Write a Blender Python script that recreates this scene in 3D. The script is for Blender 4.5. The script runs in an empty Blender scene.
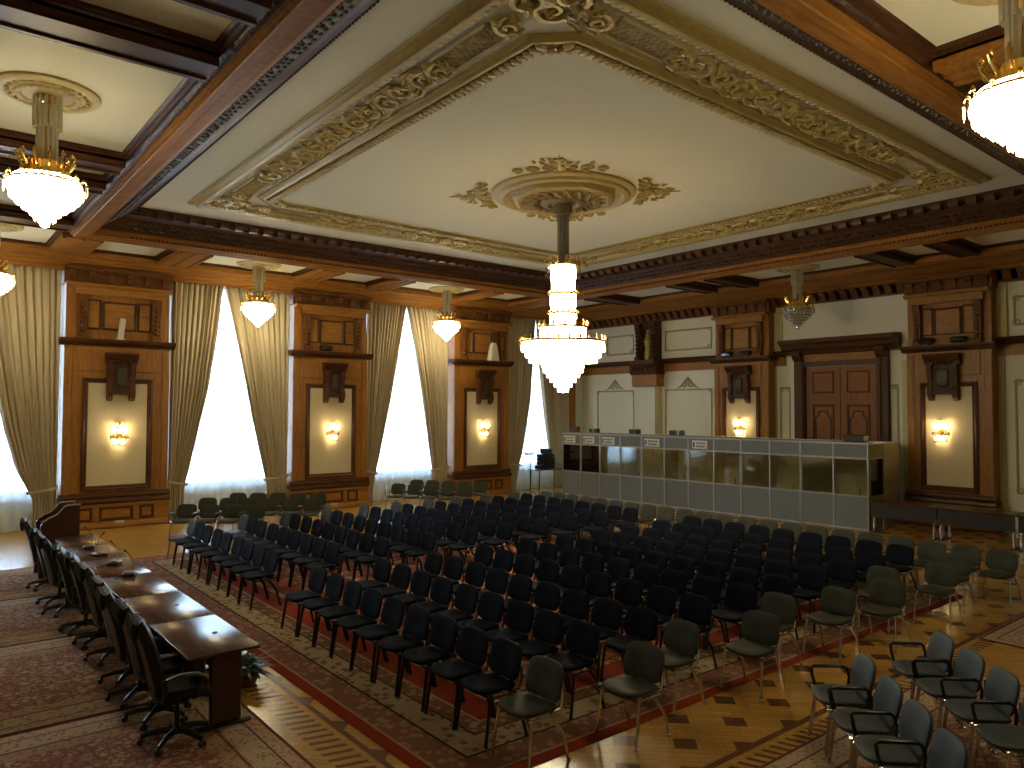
import bpy, bmesh, math, random
from math import sin, cos, pi, radians, sqrt, atan2
from mathutils import Vector, Matrix
random.seed(4)
K = 1.1                      # survey units -> metres
scn = bpy.context.scene
COL = scn.collection

# ------------------------------------------------------------ mesh builder
class MB:
    def __init__(s): s.v = []; s.f = []
    def add(s, vs, fs):
        n = len(s.v); s.v += [tuple(v) for v in vs]; s.f += [tuple(i+n for i in f) for f in fs]; return s
    def box(s, x0, x1, y0, y1, z0, z1):
        if x0 > x1: x0, x1 = x1, x0
        if y0 > y1: y0, y1 = y1, y0
        if z0 > z1: z0, z1 = z1, z0
        return s.add([(x0,y0,z0),(x1,y0,z0),(x1,y1,z0),(x0,y1,z0),(x0,y0,z1),(x1,y0,z1),(x1,y1,z1),(x0,y1,z1)],
                     [(0,3,2,1),(4,5,6,7),(0,1,5,4),(1,2,6,5),(2,3,7,6),(3,0,4,7)])
    def cbox(s, c, d, m=None, b=0.0):
        """chamfered box: centre, dims, optional matrix"""
        hx, hy, hz = d[0]/2, d[1]/2, d[2]/2
        b = min(b, hx*.9, hy*.9, hz*.9)
        vs = []
        if b <= 0:
            vs = [(-hx,-hy,-hz),(hx,-hy,-hz),(hx,hy,-hz),(-hx,hy,-hz),(-hx,-hy,hz),(hx,-hy,hz),(hx,hy,hz),(-hx,hy,hz)]
            fs = [(0,3,2,1),(4,5,6,7),(0,1,5,4),(1,2,6,5),(2,3,7,6),(3,0,4,7)]
        else:
            def r(ix, iy, z, full):
                o = []
                for sx, sy in ((-1,-1),(1,-1),(1,1),(-1,1)):
                    if sx*sy > 0: o += [(sx*ix, sy*(iy-b), z), (sx*(ix-b), sy*iy, z)]
                    else: o += [(sx*(ix-b), sy*iy, z), (sx*ix, sy*(iy-b), z)]
                return o
            rings = [r(hx-b,hy-b,-hz,0), r(hx,hy,-hz+b,0), r(hx,hy,hz-b,0), r(hx-b,hy-b,hz,0)]
            vs = sum(rings, []); fs = []
            for k in range(3):
                for i in range(8):
                    j = (i+1) % 8; fs.append((k*8+i, k*8+j, k*8+8+j, k*8+8+i))
            fs += [tuple(range(7,-1,-1)), tuple(range(24,32))]
        M = Matrix.Translation(c) @ (m.to_4x4() if m else Matrix.Identity(4))
        return s.add([M @ Vector(v) for v in vs], fs)
    def bar(s, a, b, w, h=None):
        a = Vector(a); b = Vector(b); d = b-a; L = d.length
        q = d.to_track_quat('Z', 'Y').to_matrix()
        return s.cbox((a+b)/2, (w, h or w, L), q)
    def tube(s, pts, r, n=8, cap=True, flat=None):
        P = [Vector(p) for p in pts]; m = len(P)
        rr = r if isinstance(r, (list, tuple)) else [r]*m
        up = None; rings = []
        for i, p in enumerate(P):
            t = (P[min(i+1, m-1)]-P[max(i-1, 0)])
            if t.length < 1e-9: t = Vector((0,0,1))
            t.normalize()
            if up is None:
                up = Vector((0,0,1)) if abs(t.z) < .9 else Vector((1,0,0))
            u = (up - t*up.dot(t)); 
            if u.length < 1e-6: u = t.orthogonal()
            u.normalize(); w = t.cross(u); up = u
            rings.append([p + (u*cos(2*pi*k/n)*(flat or 1) + w*sin(2*pi*k/n))*rr[i] for k in range(n)])
        vs = sum(rings, []); fs = []
        for i in range(m-1):
            for k in range(n):
                j = (k+1) % n; fs.append((i*n+k, i*n+j, (i+1)*n+j, (i+1)*n+k))
        if cap: fs += [tuple(range(n-1,-1,-1)), tuple(range((m-1)*n, m*n))]
        return s.add(vs, fs)
    def lathe(s, prof, n=24, c=(0,0,0), ph=0.0):
        vs = []; fs = []; m = len(prof)
        for r, z in prof:
            for k in range(n):
                a = ph+2*pi*k/n; vs.append((c[0]+r*cos(a), c[1]+r*sin(a), c[2]+z))
        for i in range(m-1):
            for k in range(n):
                j = (k+1) % n; fs.append((i*n+k, (i+1)*n+k, (i+1)*n+j, i*n+j))
        if prof[0][0] > 1e-6: fs.append(tuple(range(n)))
        if prof[-1][0] > 1e-6: fs.append(tuple(range(m*n-1, (m-1)*n-1, -1)))
        return s.add(vs, fs)
    def ball(s, c, r, n=8, m=5, sz=1.0):
        return s.lathe([(r*sin(pi*i/m)+1e-7, -r*sz*cos(pi*i/m)) for i in range(m+1)], n, c)
    def ring(s, x0, x1, y0, y1, prof, closed=False):
        """mitred frame moulding; prof of (outward offset, z)"""
        vs = []; fs = []; m = len(prof)
        for d, z in prof:
            vs += [(x0-d,y0-d,z),(x1+d,y0-d,z),(x1+d,y1+d,z),(x0-d,y1+d,z)]
        rng = range(m) if closed else range(m-1)
        for i in rng:
            i2 = (i+1) % m
            for k in range(4):
                j = (k+1) % 4; fs.append((i*4+k, i*4+j, i2*4+j, i2*4+k))
        return s.add(vs, fs)
    def vring(s, x0, x1, z0, z1, prof):
        """frame on a wall facing -y; prof of (inward offset, y)"""
        vs = []; fs = []; m = len(prof)
        for d, y in prof:
            vs += [(x0+d,y,z0+d),(x1-d,y,z0+d),(x1-d,y,z1-d),(x0+d,y,z1-d)]
        for i in range(m-1):
            for k in range(4):
                j = (k+1) % 4; fs.append((i*4+k, i*4+j, (i+1)*4+j, (i+1)*4+k))
        return s.add(vs, fs)
    def prism(s, poly, a0, a1, axis='y'):
        """poly of 2-D points extruded along axis"""
        n = len(poly)
        def mk(p, a):
            if axis == 'y': return (p[0], a, p[1])
            if axis == 'x': return (a, p[0], p[1])
            return (p[0], p[1], a)
        vs = [mk(p, a0) for p in poly]+[mk(p, a1) for p in poly]
        fs = [tuple(range(n)), tuple(range(2*n-1, n-1, -1))]
        for i in range(n):
            j = (i+1) % n; fs.append((i, i+n, j+n, j))
        return s.add(vs, fs)
    def pad(s, w, h, t, fn, e=4.0, n=28, r=.3, taper=0.0):
        """rounded cushion: outline in (a,b), thickness c; fn maps (a,b,c) to xyz"""
        out = []
        for k in range(n):
            a = 2*pi*k/n; ca, sa = cos(a), sin(a)
            x = abs(ca)**(2/e)*(1 if ca > 0 else -1); y = abs(sa)**(2/e)*(1 if sa > 0 else -1)
            out.append((x*w/2*(1+taper*y), y*h/2))
        lay = [(-.5,.0),(-.5,.55),(-.5,.9),(-.25,1.0),(.2,1.0),(.44,.93),(.5,.6),(.52,.0)]
        vs = []; fs = []
        for c, q in lay:
            if q == 0: vs.append(fn(0,0,c*t))
            else: vs += [fn(x*q, y*q, c*t) for x, y in out]
        idx = [0]; o = 1
        for c, q in lay[1:-1]: idx.append(o); o += n
        last = o
        for k in range(n):
            j = (k+1) % n
            fs.append((0, 1+j, 1+k))
            for L in range(1, len(lay)-2):
                a = idx[L]; b = idx[L+1]; fs.append((a+k, a+j, b+j, b+k))
            a = idx[len(lay)-2]; fs.append((a+k, a+j, last))
        return s.add(vs, fs)
    def mesh(s, name, m, k=1.0, ang=38):
        me = bpy.data.meshes.new(name)
        me.from_pydata([(v[0]*k, v[1]*k, v[2]*k) for v in s.v], [], s.f)
        bm = bmesh.new(); bm.from_mesh(me); bmesh.ops.recalc_face_normals(bm, faces=bm.faces); bm.to_mesh(me); bm.free()
        me.materials.append(m)
        me.polygons.foreach_set('use_smooth', [True]*len(me.polygons))
        try: me.set_sharp_from_angle(angle=radians(ang))
        except Exception: pass
        return me
    def build(s, name, m, parent=None, k=1.0, loc=(0,0,0), rz=0.0, ang=38, label=None):
        o = bpy.data.objects.new(name, s.mesh(name, m, k, ang)); COL.objects.link(o)
        o.location = loc; o.rotation_euler = (0,0,rz)
        if parent: o.parent = parent
        if label: o['label'] = label
        return o
def tag(o, label=None, cat=None, group=None, kind=None):
    if label: o['label'] = label
    if cat: o['category'] = cat
    if group: o['group'] = group
    if kind: o['kind'] = kind
    return o
def thing(name, label, cat, loc=(0,0,0), rz=0.0, group=None):
    o = bpy.data.objects.new(name, None); COL.objects.link(o); o.empty_display_size = .1
    o.location = (loc[0]*K, loc[1]*K, loc[2]*K); o.rotation_euler = (0,0,rz)
    return tag(o, label, cat, group)
def struct(name, mb, m, k=K, ang=38, parent=None):
    o = mb.build(name, m, parent, k=k, ang=ang)
    if not parent: o['kind'] = 'structure'
    return o
KIDS = {}
def copy_tree(o, parent=None):
    c = o.copy(); COL.objects.link(c)
    if parent: c.parent = parent
    for ch in list(o.children): copy_tree(ch, c)
    return c
ORD = ['first','second','third','fourth','fifth','sixth','seventh','eighth','ninth','tenth','eleventh','twelfth','thirteenth',
       'fourteenth','fifteenth','sixteenth','seventeenth','eighteenth','nineteenth','twentieth','twenty-first','twenty-second','twenty-third']

# ------------------------------------------------------------ materials
class NT:
    def __init__(s, name):
        s.m = bpy.data.materials.new(name); s.m.use_nodes = True; s.t = s.m.node_tree; s.n = s.t.nodes
        s.b = s.n['Principled BSDF']; s.out = s.n['Material Output']; s._tc = None
    def node(s, ty, **kw):
        n = s.n.new(ty)
        for k, v in kw.items(): setattr(n, k, v)
        return n
    def link(s, a, b): s.t.links.new(a, b)
    def obj(s):
        if not s._tc: s._tc = s.node('ShaderNodeTexCoord').outputs['Object']
        return s._tc
    def mapping(s, scale=(1,1,1), rot=(0,0,0), loc=(0,0,0)):
        n = s.node('ShaderNodeMapping'); s.link(s.obj(), n.inputs[0])
        n.inputs['Scale'].default_value = scale; n.inputs['Rotation'].default_value = rot; n.inputs['Location'].default_value = loc
        return n.outputs[0]
    def noise(s, vec, scale=5, detail=3, rough=.55, dist=0):
        n = s.node('ShaderNodeTexNoise'); s.link(vec, n.inputs['Vector'])
        n.inputs['Scale'].default_value = scale; n.inputs['Detail'].default_value = detail
        n.inputs['Roughness'].default_value = rough; n.inputs['Distortion'].default_value = dist
        return n.outputs['Fac']
    def warp(s, sc=3.0, amt=.12):
        n = s.node('ShaderNodeTexNoise'); s.link(s.obj(), n.inputs['Vector']); n.inputs['Scale'].default_value = sc; n.inputs['Detail'].default_value = 3
        v = s.node('ShaderNodeVectorMath', operation='SCALE'); s.link(n.outputs['Color'], v.inputs[0]); v.inputs['Scale'].default_value = amt
        a = s.node('ShaderNodeVectorMath', operation='ADD'); s.link(s.obj(), a.inputs[0]); s.link(v.outputs[0], a.inputs[1]); return a.outputs[0]
    def voro(s, vec, scale=5, feature='F1', out='Distance', rnd=1.0):
        n = s.node('ShaderNodeTexVoronoi', feature=feature); s.link(vec, n.inputs['Vector']); n.inputs['Scale'].default_value = scale
        n.inputs['Randomness'].default_value = rnd
        return n.outputs[out]
    def math(s, op, a, b=None, c=None):
        n = s.node('ShaderNodeMath', operation=op)
        for i, v in enumerate((a, b, c)):
            if v is None: continue
            if isinstance(v, (int, float)): n.inputs[i].default_value = v
            else: s.link(v, n.inputs[i])
        return n.outputs[0]
    def mix(s, f, a, b):
        n = s.node('ShaderNodeMix', data_type='RGBA')
        for i, v in ((0, f), (6, a), (7, b)):
            if isinstance(v, (int, float)): n.inputs[i].default_value = v
            elif isinstance(v, tuple): n.inputs[i].default_value = (v[0], v[1], v[2], 1)
            else: s.link(v, n.inputs[i])
        return n.outputs[2]
    def ramp(s, f, stops, const=False):
        n = s.node('ShaderNodeValToRGB'); s.link(f, n.inputs[0]); r = n.color_ramp
        if const: r.interpolation = 'CONSTANT'
        while len(r.elements) < len(stops): r.elements.new(.5)
        for e, (p, c) in zip(r.elements, stops):
            e.position = p; e.color = (c[0], c[1], c[2], 1) if isinstance(c, tuple) else (c, c, c, 1)
        return n.outputs[0]
    def sep(s):
        n = s.node('ShaderNodeSeparateXYZ'); s.link(s.obj(), n.inputs[0]); return n.outputs
    def set(s, col=None, rough=None, metal=None, spec=None, coat=None, trans=None):
        b = s.b.inputs
        def put(k, v):
            if v is None: return
            if isinstance(v, tuple): b[k].default_value = (v[0], v[1], v[2], 1)
            elif isinstance(v, (int, float)): b[k].default_value = v
            else: s.link(v, b[k])
        put('Base Color', col); put('Roughness', rough); put('Metallic', metal); put('Specular IOR Level', spec)
        put('Coat Weight', coat); put('Transmission Weight', trans)
        return s
    def bump(s, h, strength=.3, dist=.01):
        n = s.node('ShaderNodeBump'); n.inputs['Strength'].default_value = strength; n.inputs['Distance'].default_value = dist
        s.link(h, n.inputs['Height']); s.link(n.outputs[0], s.b.inputs['Normal']); return s

def plain(name, col, rough=.5, metal=0, spec=.5, var=.12, vs=6, bump=0, bs=60, coat=None):
    t = NT(name); f = t.noise(t.obj(), vs, 3)
    a = tuple(c*(1-var) for c in col); b = tuple(min(1, c*(1+var)) for c in col)
    t.set(t.mix(f, a, b), rough, metal, spec, coat)
    if bump: t.bump(t.noise(t.obj(), bs, 2), bump)
    return t.m
def wood(name, dark, light, rough=.35, axis='z', spec=.5, sc=1.0, carve=0.0):
    t = NT(name)
    s = {'z': (9,9,.9), 'x': (.9,9,9), 'y': (9,.9,9)}[axis]
    v = t.mapping(tuple(c*sc for c in s))
    f = t.noise(v, 2.2, 5, .6, .8); g = t.noise(t.obj(), .9, 2)
    c = t.mix(t.ramp(f, [(.3, 0.0), (.72, 1.0)]), dark, light)
    d = t.mix(t.math('MULTIPLY', g, .45), c, tuple(x*.55 for x in dark))
    t.set(d, rough, 0, spec)
    if carve: t.bump(t.voro(t.obj(), 26, 'SMOOTH_F1'), carve, .02)
    elif rough > .3: t.bump(f, .06)
    return t.m

M = {}
M['wood'] = wood('honey_oak', (.22,.088,.016), (.42,.195,.042), .38, spec=.25)
M['woodx'] = wood('honey_oak_horizontal', (.24,.10,.018), (.46,.215,.046), .38, 'x', spec=.25)
M['wooddoor'] = wood('red_oak', (.20,.070,.017), (.33,.130,.030), .4, spec=.25)
M['dark'] = wood('dark_walnut', (.050,.018,.006), (.12,.044,.014), .38, 'x', spec=.25)
M['carved'] = wood('carved_walnut', (.048,.018,.007), (.125,.047,.016), .45, 'x', carve=.7, spec=.25)
M['beam'] = wood('ceiling_oak', (.23,.092,.018), (.42,.195,.044), .5, 'x', spec=.12)
M['beamdark'] = wood('dark_shaded_ceiling_wood', (.050,.018,.007), (.11,.042,.014), .45, 'x', spec=.2)  # dark moulding wood; on the side aisle beams it is painted-in shade
M['plaster'] = plain('ceiling_plaster', (.68,.68,.58), .9, spec=.2, var=.03, vs=1.5)
M['cellplaster'] = plain('aisle_ceiling_plaster', (.70,.69,.58), .9, spec=.2, var=.03, vs=1.5)
M['wall'] = plain('cream_wall_paint', (.70,.69,.575), .75, spec=.3, var=.04, vs=2)
M['wallyellow'] = plain('ochre_wall_paint', (.52,.48,.25), .7, spec=.3, var=.05, vs=2)
M['olive'] = plain('olive_line_paint', (.36,.33,.20), .6, var=.15)
M['carvedmid'] = wood('carved_oak', (.095,.036,.010), (.22,.088,.024), .45, 'x', carve=.6, spec=.2)
M['gold'] = plain('gilding', (.43,.335,.110), .5, .12, var=.25, vs=14, bump=.35, bs=40)
M['paleGold'] = plain('pale_gilding', (.47,.39,.19), .55, .05, var=.18, vs=12, bump=.4, bs=45)
M['brass'] = plain('polished_brass', (.85,.58,.18), .22, 1.0, var=.15)
M['fabricpanel'] = plain('damask_panel', (.56,.49,.34), .8, spec=.2, var=.05, vs=3, bump=.08, bs=120)
t = NT('curtain_cloth'); f = t.noise(t.mapping((6,6,.4)), 4, 3)
t.set(t.mix(f, (.36,.295,.195), (.49,.415,.285)), .8, spec=.1); t.bump(t.noise(t.mapping((9,9,.7)), 5, 4), .35, .02); M['curtain'] = t.m
t = NT('sheer_voile')
tr = t.node('ShaderNodeBsdfTranslucent'); tr.inputs[0].default_value = (.86,.90,.95,1)
tp = t.node('ShaderNodeBsdfTransparent'); mx = t.node('ShaderNodeMixShader'); mx.inputs[0].default_value = .42
df = t.node('ShaderNodeBsdfDiffuse'); df.inputs[0].default_value = (.75,.8,.86,1); m2 = t.node('ShaderNodeMixShader'); m2.inputs[0].default_value = .25
t.link(tr.outputs[0], m2.inputs[1]); t.link(df.outputs[0], m2.inputs[2])
t.link(m2.outputs[0], mx.inputs[1]); t.link(tp.outputs[0], mx.inputs[2]); t.link(mx.outputs[0], t.out.inputs[0]); M['sheer'] = t.m
def glassmat(name, tint, gl=.12, rough=.03):
    t = NT(name); tp = t.node('ShaderNodeBsdfTransparent'); tp.inputs[0].default_value = tint+(1,)
    g = t.node('ShaderNodeBsdfGlossy'); g.inputs['Roughness'].default_value = rough
    fr = t.node('ShaderNodeFresnel'); fr.inputs[0].default_value = 1.5
    f = t.math('ADD', t.math('MULTIPLY', fr.outputs[0], 1.0), gl)
    mx = t.node('ShaderNodeMixShader'); t.link(f, mx.inputs[0]); t.link(tp.outputs[0], mx.inputs[1]); t.link(g.outputs[0], mx.inputs[2])
    t.link(mx.outputs[0], t.out.inputs[0]); return t.m
M['pane'] = glassmat('window_glass', (.97,.98,1.0), .02)
M['boothglass'] = glassmat('booth_glass', (.92,.94,.90), .07)
M['crystal'] = glassmat('cut_crystal', (.86,.84,.76), .34, .12)
def milky(name, col):
    t = NT(name); d = t.node('ShaderNodeBsdfDiffuse'); d.inputs[0].default_value = col+(1,)
    l_ = t.node('ShaderNodeBsdfTranslucent'); l_.inputs[0].default_value = col+(1,); g = t.node('ShaderNodeBsdfGlossy'); g.inputs['Roughness'].default_value = .15
    a = t.node('ShaderNodeMixShader'); a.inputs[0].default_value = .5; b = t.node('ShaderNodeMixShader'); b.inputs[0].default_value = .2
    t.link(d.outputs[0], a.inputs[1]); t.link(l_.outputs[0], a.inputs[2]); t.link(a.outputs[0], b.inputs[1]); t.link(g.outputs[0], b.inputs[2]); t.link(b.outputs[0], t.out.inputs[0]); return t.m
M['rods'] = milky('frosted_glass_rods', (.70,.66,.50))
M['smoked'] = milky('grey_glass_rods', (.36,.34,.27))
def lampmat(name, col, st, tr=.0):
    t = NT(name); e = t.node('ShaderNodeEmission'); e.inputs[0].default_value = col+(1,)
    f = t.noise(t.mapping((1,1,.35)), 26, 2); v = t.math('MULTIPLY', t.math('ADD', f, .5), st); t.link(v, e.inputs[1])
    t.link(e.outputs[0], t.out.inputs[0]); return t.m
M['lit'] = lampmat('lit_crystal', (1.0,.84,.50), 26.0)
M['litbig'] = lampmat('lit_crystal_tall', (1.0,.85,.52), 18.0)
M['bulb'] = lampmat('lit_bulb', (1.0,.74,.36), 34.0)
M['whitepaint'] = plain('white_window_paint', (.75,.77,.78), .5, var=.04)
M['black'] = plain('black_upholstery', (.0028,.0042,.0115), .75, spec=.09, var=.25, vs=10, bump=.12, bs=260)
M['blackmetal'] = plain('black_tube_steel', (.012,.012,.013), .35, .3, var=.1)
M['grey'] = plain('grey_green_upholstery', (.035,.038,.027), .65, spec=.22, var=.18, vs=10, bump=.12, bs=260)
M['bluegrey'] = plain('window_blued_upholstery', (.040,.050,.055), .62, spec=.28, var=.15, vs=10, bump=.12, bs=260)  # grey-green fabric with blue window light mixed into its colour
M['chrome'] = plain('chrome', (.62,.62,.60), .16, 1.0, var=.05)
M['leather'] = plain('black_leather', (.006,.006,.007), .38, spec=.32, var=.2, vs=8, bump=.1, bs=90)
M['plastic'] = plain('black_plastic', (.012,.012,.013), .38, var=.15)
M['alu'] = plain('brushed_aluminium', (.36,.38,.40), .4, .6, var=.06)
M['boothgrey'] = plain('grey_booth_felt', (.165,.185,.205), .85, spec=.2, var=.06, vs=3, bump=.05, bs=150)
M['boothend'] = plain('olive_booth_felt', (.20,.175,.085), .85, spec=.2, var=.08, vs=3)
M['boothbeige'] = plain('beige_booth_lining', (.66,.61,.40), .85, spec=.2, var=.08, vs=3)
M['paper'] = plain('white_paper', (.62,.62,.58), .8, var=.04)
M['ink'] = plain('printed_ink', (.13,.13,.15), .8, var=.1)
M['tabletop'] = wood('polished_mahogany', (.045,.017,.010), (.095,.037,.018), .26, 'y', spec=.42)
M['tabledark'] = wood('mahogany_panel', (.035,.011,.007), (.075,.022,.012), .3, 'z')
M['leaf'] = plain('dark_green_leaf', (.02,.05,.018), .5, var=.5, vs=20)
M['pot'] = plain('terracotta', (.20,.07,.03), .7)
M['bronze'] = plain('aged_bronze', (.045,.038,.022), .45, .3, var=.3, vs=18, bump=.5, bs=50)
M['linen'] = plain('white_linen', (.55,.53,.46), .85, var=.06)
M['backwall'] = plain('far_wall_paint', (.45,.40,.27), .8, var=.05, vs=1)

# parquet
def floor_mat():
    t = NT('inlaid_parquet'); x, y, z = t.sep()
    x = t.math('DIVIDE', x, K); y = t.math('DIVIDE', y, K)
    def wrap(v, o, p):
        q = t.math('DIVIDE', t.math('SUBTRACT', v, o), p)
        q = t.math('SUBTRACT', q, t.math('ROUND', q)); return t.math('ABSOLUTE', t.math('MULTIPLY', q, p))
    def diam(ox, oy): return t.math('ADD', t.math('MULTIPLY', wrap(x, ox, .71), 1.0), wrap(y, oy, .72))
    d = t.math('MINIMUM', diam(4.80, 4.39), diam(5.155, 4.03))
    dm = t.math('LESS_THAN', d, .135)
    fieldm = t.math('MULTIPLY', t.math('MULTIPLY', t.math('GREATER_THAN', y, 3.66), t.math('LESS_THAN', y, 15.2)), t.math('GREATER_THAN', x, 3.02))
    dm = t.math('MULTIPLY', dm, fieldm)
    def band(v, a, b): return t.math('MULTIPLY', t.math('GREATER_THAN', v, a), t.math('LESS_THAN', v, b))
    line = t.math('MAXIMUM', t.math('MULTIPLY', band(y, 3.62, 3.685), t.math('GREATER_THAN', x, 2.98)),
                  t.math('MULTIPLY', band(x, 2.985, 3.04), t.math('GREATER_THAN', y, 3.62)))
    def stripes(v, p):
        q = t.math('FRACT', t.math('DIVIDE', v, p)); return t.math('LESS_THAN', q, .42)
    combA = t.math('MULTIPLY', t.math('MULTIPLY', band(y, 3.41, 3.56), stripes(t.math('ADD', x, t.math('MULTIPLY', y, .35)), .115)), t.math('GREATER_THAN', x, 2.68))
    combB = t.math('MULTIPLY', t.math('MULTIPLY', band(x, 2.68, 2.93), stripes(t.math('ADD', y, t.math('MULTIPLY', x, .25)), .125)), t.math('GREATER_THAN', y, 3.41))
    msk = t.math('MAXIMUM', t.math('MAXIMUM', dm, line), t.math('MAXIMUM', combA, combB))
    br = t.node('ShaderNodeTexBrick'); t.link(t.mapping((1,1,1), (0,0,pi/4)), br.inputs['Vector'])
    br.inputs['Scale'].default_value = 2.2; br.inputs['Mortar Size'].default_value = .006; br.inputs['Row Height'].default_value = .18
    br.inputs['Color1'].default_value = (.47,.265,.050,1); br.inputs['Color2'].default_value = (.36,.192,.035,1); br.inputs['Mortar'].default_value = (.13,.06,.015,1)
    br.inputs['Brick Width'].default_value = .9; br.inputs['Bias'].default_value = .1
    g = t.noise(t.mapping((3,3,3)), 1.2, 3)
    base = t.mix(t.math('MULTIPLY', g, .5), br.outputs['Color'], (.30,.155,.033))
    t.set(t.mix(msk, base, (.11,.040,.014)), .24, 0, .45)
    t.bump(g, .03); return t.m
M['floor'] = floor_mat()

def rug_mat(name, hx, hy, bands, field, motifs, msc=7.0, bsc=12.0, cx=0, cy=0):
    """bands: (distance from edge, colour, motif colour)"""
    t = NT(name); x, y, z = t.sep()
    dx = t.math('SUBTRACT', hx, t.math('ABSOLUTE', x)); dy = t.math('SUBTRACT', hy, t.math('ABSOLUTE', y))
    d = t.math('MINIMUM', dx, dy); D = bands[-1][0]*1.15
    f = t.math('DIVIDE', d, D)
    base = t.ramp(f, [(b[0]/D if i else 0, b[1]) for i, b in enumerate(bands)], True)
    mot = t.ramp(f, [(b[0]/D if i else 0, b[2]) for i, b in enumerate(bands)], True)
    v1 = t.voro(t.obj(), bsc); n1 = t.noise(t.obj(), bsc*1.6, 3, .7, 1.5)
    m1 = t.math('GREATER_THAN', t.math('ADD', t.math('MULTIPLY', t.math('SUBTRACT', .36, v1), 1.5), t.math('MULTIPLY', t.math('SUBTRACT', n1, .5), 1.6)), 0.0)
    edge = t.mix(m1, base, mot)
    wv = t.warp(msc*.8, 1.6/msc)
    v2 = t.voro(wv, msc, 'DISTANCE_TO_EDGE'); n2 = t.noise(t.obj(), msc*3.0, 3, .7, 2.0)
    cell = t.voro(wv, msc, 'F1', 'Color')
    sepc = t.node('ShaderNodeSeparateColor'); t.link(cell, sepc.inputs[0])
    fc = t.ramp(sepc.outputs[0], [(0, motifs[0]), (.3, motifs[1]), (.55, motifs[2]), (.8, motifs[3])], True)
    m2 = t.math('GREATER_THAN', t.math('ADD', t.math('MULTIPLY', v2, 2.2), t.math('MULTIPLY', t.math('SUBTRACT', n2, .5), 2.4)), .30)
    fld = t.mix(m2, field, fc)
    inner = t.math('GREATER_THAN', d, bands[-1][0])
    t.set(t.mix(inner, edge, fld), .95, 0, .1)
    t.bump(t.noise(t.obj(), 90, 2), .25, .005); return t.m
RED=(.21,.030,.012); BEI=(.30,.225,.14); BRN=(.18,.085,.058); DRK=(.022,.012,.010); CRM=(.33,.27,.18)

# ------------------------------------------------------------ floor and rugs
XL, XR, YB, YW = -1.4, 20.0, -1.6, 20.4
f = MB().box(XL-.3, XR+.3, YB-.3, YW+.5, -.12, 0); struct('floor', f, M['floor'])

def rug(x0, x1, y0, y1, mat, label, z=0.0):
    hx, hy = (x1-x0)/2*K, (y1-y0)/2*K
    mb = MB().cbox((0,0,.006), (2*hx, 2*hy, .012), b=.004)
    n = int(2*hy/.03)
    o = mb.build('rug', mat, None, 1.0, ((x0+x1)/2*K, (y0+y1)/2*K, z))
    return tag(o, label, 'rug')
bx = [(0, RED, RED), (.12*K, BEI, BEI), (.14*K, BRN, (.28,.17,.12)), (.42*K, DRK, DRK), (.44*K, BEI, (.13,.085,.045)), (.72*K, DRK, DRK),
      (.74*K, (.14,.065,.04), (.28,.20,.12)), (.92*K, BEI, BEI), (.94*K, RED, (.20,.035,.018)), (1.26*K, BEI, (.12,.05,.03)), (1.34*K, RED, RED)]
hxm, hym = (12.55-3.13)/2*K, (15.3-4.52)/2*K
rug(3.13, 12.55, 4.52, 15.3, rug_mat('large_carpet', hxm, hym, bx, (.20,.045,.022), [(.34,.25,.15), (.25,.12,.05), (.10,.03,.02), (.30,.18,.09)], 6.0, 9.0),
    'huge red and beige patterned carpet under the rows of chairs')
def siderug(x0, x1, y0, y1, label, seed, warm=1.0, z=0.0):
    hx, hy = (x1-x0)/2*K, (y1-y0)/2*K
    b = [(0, (.09,.03,.025), (.09,.03,.025)), (.035, (.33*warm,.25,.18), (.25,.14,.09)), (.16, (.10,.035,.03), (.16,.06,.05)), (.18, (.34,.26,.175), (.22,.12,.08)), (.42, (.12,.04,.03), (.2,.08,.05)), (.45, (.30,.19,.125), (.19,.08,.055)), (.62, (.16,.05,.035), (.2,.07,.05))]
    return rug(x0, x1, y0, y1, rug_mat('side_carpet_%d' % seed, hx, hy, b, (.15*warm,.060,.040), [(.34,.225,.155), (.30,.18,.12), (.34,.26,.185), (.27,.15,.10)], 9+seed*.5, 15+seed), label, z)
siderug(-1.1, 2.5, 13.14, 15.6, 'patterned red-brown rug nearest the window, behind the office chairs', 1)
siderug(-1.1, 2.5, 10.6, 13.13, 'second rug from the window wall behind the office chairs', 2)
siderug(-1.1, 2.5, 7.74, 10.59, 'third rug from the window wall, behind the middle office chairs', 3)
siderug(-1.1, 2.55, 3.2, 7.72, 'warm brown rug under the near end of the long table', 4, 1.2)
siderug(4.0, 8.9, .8, 3.40, 'dark patterned rug under the blue-grey armchairs in the near right corner', 5)
siderug(10.33, 14.6, .9, 3.60, 'patterned rug on the parquet at the far right edge', 6)

# ------------------------------------------------------------ ceiling
ZC, ZB, ZP = 6.85, 6.28, 6.46
CX0, CX1, CY0, CY1 = 3.5, 15.33, 4.25, 16.25
struct('ceiling', MB().box(CX0-.5, CX1+.5, CY0-.5, CY1+.5, ZC, ZC+.2), M['plaster'])
ap = MB()
for a in ((XL, CX0-1.13, YB, YW+.4), (CX1+1.13, XR+.3, YB, YW+.4), (CX0-1.13, CX1+1.13, YB, CY0-1.13), (CX0-1.13, CX1+1.13, CY1+1.13, YW+.4)):
    ap.box(*a, ZP, ZP+.15)
struct('ceiling', ap, M['cellplaster'])
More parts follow.
